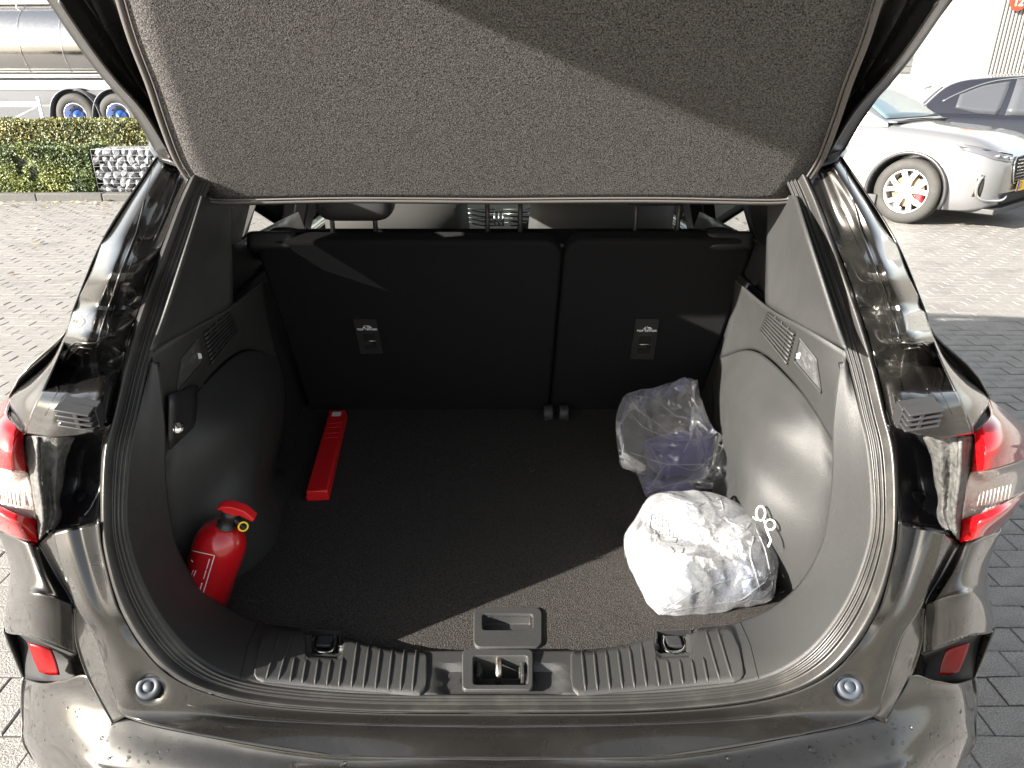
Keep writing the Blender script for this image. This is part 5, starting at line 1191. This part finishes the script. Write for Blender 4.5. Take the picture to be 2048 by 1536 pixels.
# --- generic parked car
def parked(name, label, loc, rz, sc, paint, glassm, L=4.5, W=1.86, H=1.64, trim=None, detail=True):
    root = thing(name, label, 'car', loc, rz); root.scale = (sc, sc, sc)
    def sec(x, hw, zb, zs, zt):
        pr_ = [(0, zb), (hw * .80, zb), (hw * .95, zb + .06), (hw, zb + (zs - zb) * .35), (hw * 1.0, zb + (zs - zb) * .62), (hw * .975, zs - .10), (hw * .93, zs - .02), (hw * .80, zs + (zt - zs) * .5), (hw * .45, zt - .008), (0, zt)]
        return [Vector((x, y, z)) for y, z in pr_]
    n = L / 2; S = [(n, .50, .42, .62, .66), (n - .03, .66, .28, .74, .78), (n - .14, .80, .22, .84, .88), (n - .35, .885, .19, .93, .985), (n - .7, W / 2, .18, .985, 1.04), (n - 1.15, W / 2, .18, 1.02, 1.08), (n - 1.5, W / 2, .18, 1.04, 1.10), (0, W / 2, .18, 1.05, 1.10), (-n + .9, W / 2, .20, 1.08, 1.12), (-n + .35, .90, .24, 1.08, 1.12), (-n + .08, .80, .32, 1.02, 1.06), (-n, .66, .42, .92, .96)]
    half = gridpts([sec(*s) for s in S], 5, 4)
    G = [r + [Vector((p.x, -p.y, p.z)) for p in r[::-1]][1:-1] + [] for r in half]
    bm = bmesh.new(); V = [[bm.verts.new(p) for p in r] for r in G]; m_ = len(G[0])
    for a_, b_ in zip(V, V[1:]):
        for j in range(m_): bm.faces.new((a_[j], a_[(j + 1) % m_], b_[(j + 1) % m_], b_[j]))
    bm.faces.new(V[0]); bm.faces.new(V[-1][::-1]); bmesh.ops.recalc_face_normals(bm, faces=bm.faces[:])
    body = obj('body', bm, paint, root)
    wx = (n - .86, -n + .84); cbs = []
    for x in wx:
        for s in (1, -1):
            cb = bmesh.new(); lathe(cb, [(0, .0), (.405, .0), (.405, .5), (0, .5)], Matrix.Translation((x, s * (W / 2 - .30), .36)) @ Matrix.Rotation(R(-90 * s), 4, 'X'), 40); cbs.append(cb)
    bool_cut(body, cbs)
    # cabin
    C_ = [(n - 1.22, .84, .84, 1.09), (n - 1.60, .845, .78, 1.32), (n - 2.05, .85, .66, 1.555), (n - 2.5, .85, .63, H - .02), (-.3, .85, .62, H), (-n + 1.0, .84, .61, H - .05), (-n + .55, .83, .62, H - .14), (-n + .25, .80, .72, 1.22), (-n + .16, .78, .77, 1.10)]
    def cs(x, hb, hr, z):
        zb = 1.04; return [Vector((x, y, zz)) for y, zz in ((hb, zb), (hb + (hr - hb) * .45, zb + (z - zb) * .5), (hr + .01, z - min(.06, (z - zb) * .3)), (hr * .86, z - .012), (hr * .4, z + .012), (0, z + .016))]
    hc = gridpts([cs(*c) for c in C_], 6, 4); G = [r + [Vector((p.x, -p.y, p.z)) for p in r[:-1][::-1]] for r in hc]
    cab = obj('cabin', gridbm(G), paint, root); cabT = tree_of(G); root_inv = None
    # glass: laid a few millimetres proud of the cabin
    def glass(nm, poly_top, poly_bot, s, par=cab, m=glassm, side=True, off=.006, nn=10, mm=5):
        rows_ = []
        for i in range(nn + 1):
            t = i / nn
            def at(rail): q = t * (len(rail) - 1); k = min(int(q), len(rail) - 2); f = q - k; return rail[k][0] * (1 - f) + rail[k + 1][0] * f, rail[k][1] * (1 - f) + rail[k + 1][1] * f
            a_, b_ = at(poly_top), at(poly_bot); r_ = []
            for j in range(mm + 1):
                f = j / mm; u, v = a_[0] * (1 - f) + b_[0] * f, a_[1] * (1 - f) + b_[1] * f
                if side: o_, d_ = Vector((u, 3 * s, v)), Vector((0, -s, 0))
                else: o_, d_ = Vector((3 * s, u, v)), Vector((-s, 0, 0))
                lc, nr, _, _ = cabT.ray_cast(o_, d_)
                if lc is None: r_ = None; break
                if nr.dot(d_) > 0: nr = -nr
                r_.append(lc + nr * off)
            if r_: rows_.append(r_)
        if len(rows_) > 1: return obj(nm, gridbm(rows_), m, par, solid=.004)
    zt = 1.065
    for s in (1, -1):
        glass('side_window', [(n - 1.85, 1.36), (n - 2.2, 1.50), (n - 2.52, 1.55)], [(n - 1.55, zt), (n - 2.0, zt), (n - 2.50, zt)], s)
        glass('side_window', [(n - 2.62, 1.565), (-.4, 1.575), (-n + 1.35, 1.545)], [(n - 2.60, zt), (-.4, zt), (-n + 1.25, zt + .01)], s)
        glass('quarter_window', [(-n + 1.28, 1.52), (-n + .95, 1.46), (-n + .66, 1.34)], [(-n + 1.16, zt + .01), (-n + .9, zt + .03), (-n + .62, zt + .10)], s)
        if trim:
            tp = []
            for u, v in ((n - 1.62, 1.22), (n - 1.85, 1.375), (n - 2.2, 1.52), (n - 2.6, 1.58), (-.4, 1.59), (-n + 1.3, 1.555), (-n + .95, 1.49), (-n + .60, 1.34), (-n + .45, 1.25)):
                lc, nr, _, _ = cabT.ray_cast(Vector((u, 3 * s, v)), Vector((0, -s, 0)))
                if lc is not None: tp.append(lc + Vector((0, s * .006, 0)))
            bm = bmesh.new(); tube(bm, spline(tp, 4), .011, 6); obj('window_trim', bm, trim, cab)
        bm = bmesh.new(); box(bm, (0, 0, 0), (.16, .20, .13)); bmesh.ops.subdivide_edges(bm, edges=bm.edges[:], cuts=1, use_grid_fill=True); bm.transform(Matrix.Translation((n - 1.72, s * 1.0, 1.10))); mr_ = obj('door_mirror', bm, paint, root, sub=2)
        bm = bmesh.new(); box(bm, (n - 1.72, s * .98, 1.045), (.15, .18, .03)); obj('mirror_base', bm, M['plastic2'], mr_, bevel=.01)
        bm = bmesh.new(); tube(bm, [(n - 1.45, s * (W / 2 - .005), .30), (n - 1.42, s * (W / 2 + .001), .75), (n - 1.50, s * (W / 2 - .04), 1.0)], .003, 4); tube(bm, [(n - 2.55, s * (W / 2 + .001), .30), (n - 2.55, s * (W / 2 + .002), .75), (n - 2.55, s * (W / 2 - .03), 1.0)], .003, 4); obj('door_gap', bm, M['black'], body)
        bm = bmesh.new(); tube(bm, [(n - 2.50, s * (W / 2 + .012), .86), (n - 2.30, s * (W / 2 + .014), .865)], .012, 8); obj('door_handle', bm, paint, body)
        for x in wx:
            bm = bmesh.new(); pts = [Vector((x + .425 * math.cos(R(a)), s * (W / 2 + .004), .36 + .425 * math.sin(R(a)))) for a in range(-20, 201, 10)]; tube(bm, pts, .022, 6); obj('arch_lip', bm, M['plastic2'], body)
            bm = bmesh.new(); gg = [[Vector((x + .40 * math.cos(R(a)), s * (W / 2 - .02), .36 + .40 * math.sin(R(a)))), Vector((x + .40 * math.cos(R(a)), s * (W / 2 - .30), .36 + .40 * math.sin(R(a))))] for a in range(-20, 201, 10)]; bm.free(); obj('arch_liner', gridbm(gg), M['black'], body)
            wheel(Matrix.Translation((x, s * (W / 2 - .13), .36)) @ Matrix.Rotation(R(-90 * s), 4, 'X'), parent=root, caliper=detail)
        bm = bmesh.new(); box(bm, (0, s * (W / 2 - .02), .24), (2.2, .06, .12)); obj('sill_cladding', bm, M['plastic'], root, bevel=.01)
    glass('windscreen', [(-.60, 1.53), (0, 1.545), (.60, 1.53)], [(-.78, 1.115), (0, 1.12), (.78, 1.115)], 1, side=False, nn=12, mm=8)
    glass('rear_window', [(-.50, 1.44), (0, 1.45), (.50, 1.44)], [(-.62, 1.16), (0, 1.17), (.62, 1.16)], -1, side=False)
    bm = bmesh.new(); box(bm, (n - 1.22, 0, 1.085), (.12, 1.5, .02)); obj('wiper_cowl', bm, M['plastic2'], root, smooth=False)
    dg = bpy.context.evaluated_depsgraph_get(); mb = body.data; bT = BVHTree.FromPolygons([v.co for v in mb.vertices], [tuple(p.vertices) for p in mb.polygons])
    return root, body, bT, n
def on_body(bT, y, z, off, sgn=1):
    lc, nr, _, _ = bT.ray_cast(Vector((4 * sgn, y, z)), Vector((-sgn, 0, 0)))
    if lc is None: return None
    if nr.x * sgn < 0: nr = -nr
    return lc + nr * off
silver = mat('silver_car_paint', (.20, .20, .205), .30, .5, 1, crough=.05); navy = mat('dark_blue_car_paint', (.020, .021, .028), .25, .4, 1, crough=.04)
carglass = mat('windscreen_glass', (.10, .15, .17), .04, 0, 0, spec=.8); darkglass = mat('dark_window_glass', (.05, .053, .06), .03, spec=.7)
sc1 = 1.10; rz1 = R(-50); wc = aZ(1800, 446, 0); hd = Vector((math.cos(rz1), math.sin(rz1), 0)); lt = Vector((-hd.y, hd.x, 0))
cc = wc - hd * (2.25 - .86) * sc1 + lt * (.93 - .08) * sc1; cc.z = 0
root, body, bT, n = parked('parked_car', 'silver crossover with a red brake caliper, nose towards the right edge', tuple(cc), rz1, sc1, silver, carglass)
# front of the silver car
M['headlens'] = mat('headlight_lens', (.10, .10, .11), .08, .3, 1)
def fpatch(nm, top, bot, m, par, off=.006, nn=14, mm=6, solid=.006):
    rows_ = []
    for i in range(nn + 1):
        t = i / nn
        def at(rail): q = t * (len(rail) - 1); k = min(int(q), len(rail) - 2); f = q - k; return rail[k][0] * (1 - f) + rail[k + 1][0] * f, rail[k][1] * (1 - f) + rail[k + 1][1] * f
        a_, b_ = at(top), at(bot); r_ = [on_body(bT, a_[0] * (1 - j / mm) + b_[0] * j / mm, a_[1] * (1 - j / mm) + b_[1] * j / mm, off) for j in range(mm + 1)]
        if all(x is not None for x in r_): rows_.append(r_)
    if len(rows_) > 1: return obj(nm, gridbm(rows_), m, par, solid=solid, offset=1)
gr = fpatch('grille', [(-.44, .70), (-.36, .755), (0, .765), (.36, .755), (.44, .70)], [(-.42, .60), (-.34, .50), (0, .50), (.34, .50), (.42, .60)], M['black'], body, .004)
for r_ in range(7):
    for c_ in range(-9, 10):
        y, z = c_ * .042 + (r_ % 2) * .021, .525 + r_ * .034
        if abs(y) > .40 - abs(z - .63) * .5 or z > .745: continue
        p = on_body(bT, y, z, .014)
        if p is None: continue
        bm = bmesh.new(); prism(bm, [p + Vector((0, -.016, 0)), p + Vector((0, 0, -.008)), p + Vector((0, .016, 0)), p + Vector((0, 0, .008))], (.010, 0, 0)); obj('grille_cell', bm, M['chrome'], gr, False)
bm = bmesh.new(); pts = [on_body(bT, y, z, .010) for y, z in ((-.45, .70), (-.37, .762), (-.2, .772), (0, .775), (.2, .772), (.37, .762), (.45, .70), (.43, .60), (.35, .492), (0, .492), (-.35, .492), (-.43, .60), (-.45, .70))]; tube(bm, [p for p in pts if p is not None], .009, 6); obj('grille_surround', bm, M['chrome'], body)
p = on_body(bT, 0, .455, .03); bm = bmesh.new(); box(bm, p, (.012, .52, .115)); pl = obj('number_plate', bm, mat('plate_yellow', (.75, .45, .02), .5), body, False, bevel=.003)
p2 = on_body(bT, -.235, .455, .038); bm = bmesh.new(); box(bm, Vector((p.x + .0075, -.238, .455)), (.004, .044, .108)); obj('plate_band', bm, mat('plate_blue', (.01, .05, .4), .5), pl, False)
Mx = Matrix(((0, 0, 1, p.x + .0065), (1, 0, 0, -.155), (0, 1, 0, .455), (0, 0, 0, 1))); text_mesh('D', .11, Mx, M['black'], pl, 'lettering')
lowg = fpatch('lower_grille', [(-.62, .40), (0, .385), (.62, .40)], [(-.52, .28), (0, .27), (.52, .28)], M['black'], body, .004)
for s in (1, -1):
    def bp_(x, y, z, off=.006):
        lc, nr, _, _ = bT.ray_cast(Vector((x, 3 * s, z)), Vector((0, -s, 0)))
        return None if lc is None else lc + Vector((.2, s, 0)).normalized() * off
    hl = fpatch('headlight', [(s * .44, .79), (s * .60, .82), (s * .76, .855), (s * .875, .90)], [(s * .46, .71), (s * .60, .72), (s * .76, .75), (s * .872, .83)], M['headlens'], body, .005)
    if hl:
        for k in range(3):
            q = on_body(bT, s * (.54 + .09 * k), .757 + .014 * k, .012); bm = bmesh.new(); bmesh.ops.create_icosphere(bm, subdivisions=2, radius=.022, matrix=Matrix.Translation(q)); obj('lamp_unit', bm, M['chrome'], hl)
        bm = bmesh.new(); tube(bm, [q for q in (on_body(bT, s * y, z, .008) for y, z in ((.46, .785), (.62, .81), (.78, .84), (.87, .868))) if q is not None], .007, 5); obj('headlight_brow', bm, M['black'], hl)
    br_ = [q for q in (on_body(bT, s * y, z, .012) for y, z in ((.46, .36), (.56, .33), (.70, .335), (.80, .36), (.828, .46), (.815, .60))) if q is not None]
    if len(br_) > 2: bm = bmesh.new(); tube(bm, spline(br_, 3), .018, 6); obj('bumper_bracket', bm, M['chrome'], body)
    sc_ = fpatch('air_curtain', [(s * .80, .56), (s * .835, .56)], [(s * .79, .37), (s * .83, .37)], M['black'], body, .004, 4, 4)
bm = bmesh.new(); box(bm, (n - .25, 0, .21), (.5, 1.4, .06)); obj('front_skirt', bm, M['plastic'], body, bevel=.01)
# dark car behind it
rz2 = R(-17); hd2 = Vector((math.cos(rz2), math.sin(rz2), 0)); tail = aY(1800, 300, 12.4); sc2 = 1.10; cc2 = Vector((tail.x, 12.6, 0)) + hd2 * 2.3 * sc2 + Vector((-hd2.y, hd2.x, 0)) * .5
parked('parked_car', 'dark blue car with chrome window trim parked behind the silver one', tuple(cc2), rz2, sc2, navy, darkglass, L=4.6, H=1.63, trim=M['chrome'], detail=False)
# --- buildings on the right
hall = thing('warehouse', 'tall white warehouse with grey sectional panels behind the parked cars', 'building', (15, 26, 0))
bm = bmesh.new(); box(bm, (0, 4, 5), (26, 8, 10.0)); obj('wall', bm, M['whitepanel'], hall, False)
Yh = 25.94; ldm = mat('grey_sectional_panel', (.15, .15, .155), .5)
xa, xb = aY(1760, 100, Yh).x, aY(1852, 100, Yh).x; zlo, zhi = aY(1800, 146, Yh).z, aY(1800, 28, Yh).z; npn = 9
for k in range(npn):
    z0 = zlo + (zhi - zlo) * k / npn; z1 = zlo + (zhi - zlo) * (k + 1) / npn; bm = bmesh.new(); box(bm, ((xa + xb) / 2 - 15, -.02 - .03, (z0 + z1) / 2), (xb - xa, .06, (z1 - z0) * .94)); obj('panel', bm, ldm, hall, False, bevel=.01)
gh = thing('warehouse', 'grey corrugated metal building at the right edge of the picture', 'building', (19.0, 21.0, 0))
cg = mat('corrugated_steel', (.19, .19, .18), .45, .2); Yc = 21.0; x0 = aY(1985, 95, Yc).x; bm = bmesh.new()
box(bm, (x0 + 3.6 - 19.0, 2.0, 4), (7.1, 3.9, 8.0)); obj('wall', bm, cg, gh, False)
rib0 = None
for k in range(70):
    xx = x0 + k * .10 - 19.0
    if rib0 is None:
        bm = bmesh.new(); prism(bm, [Vector((0, .03, 0)), Vector((.02, 0, 0)), Vector((.06, 0, 0)), Vector((.08, .03, 0))], (0, 0, 7.9)); rib0 = obj('cladding_rib', bm, cg, gh, False); o = rib0
    else: o = rib0.copy(); COL.objects.link(o)
    o.parent = gh; o.location = (xx, 0, .05)
sg = thing('number_sign', 'round red sign with the number 12 high on the corrugated wall', 'sign', tuple(aY(2036, 5, Yc - .06)))
bm = bmesh.new(); lathe(bm, [(0, 0), (.20, 0), (.20, .03), (0, .03)], Matrix.Rotation(R(90), 4, 'X'), 32); sd_ = obj('disc', bm, mat('sign_red', (.55, .04, .02), .5), sg, smooth=False)
Mx = Matrix(((1, 0, 0, 0), (0, 0, -1, -.034), (0, 1, 0, 0), (0, 0, 0, 1))); text_mesh('12', .26, Mx, mat('sign_cream', (.8, .72, .4), .5), sg, 'lettering', bold=.006)
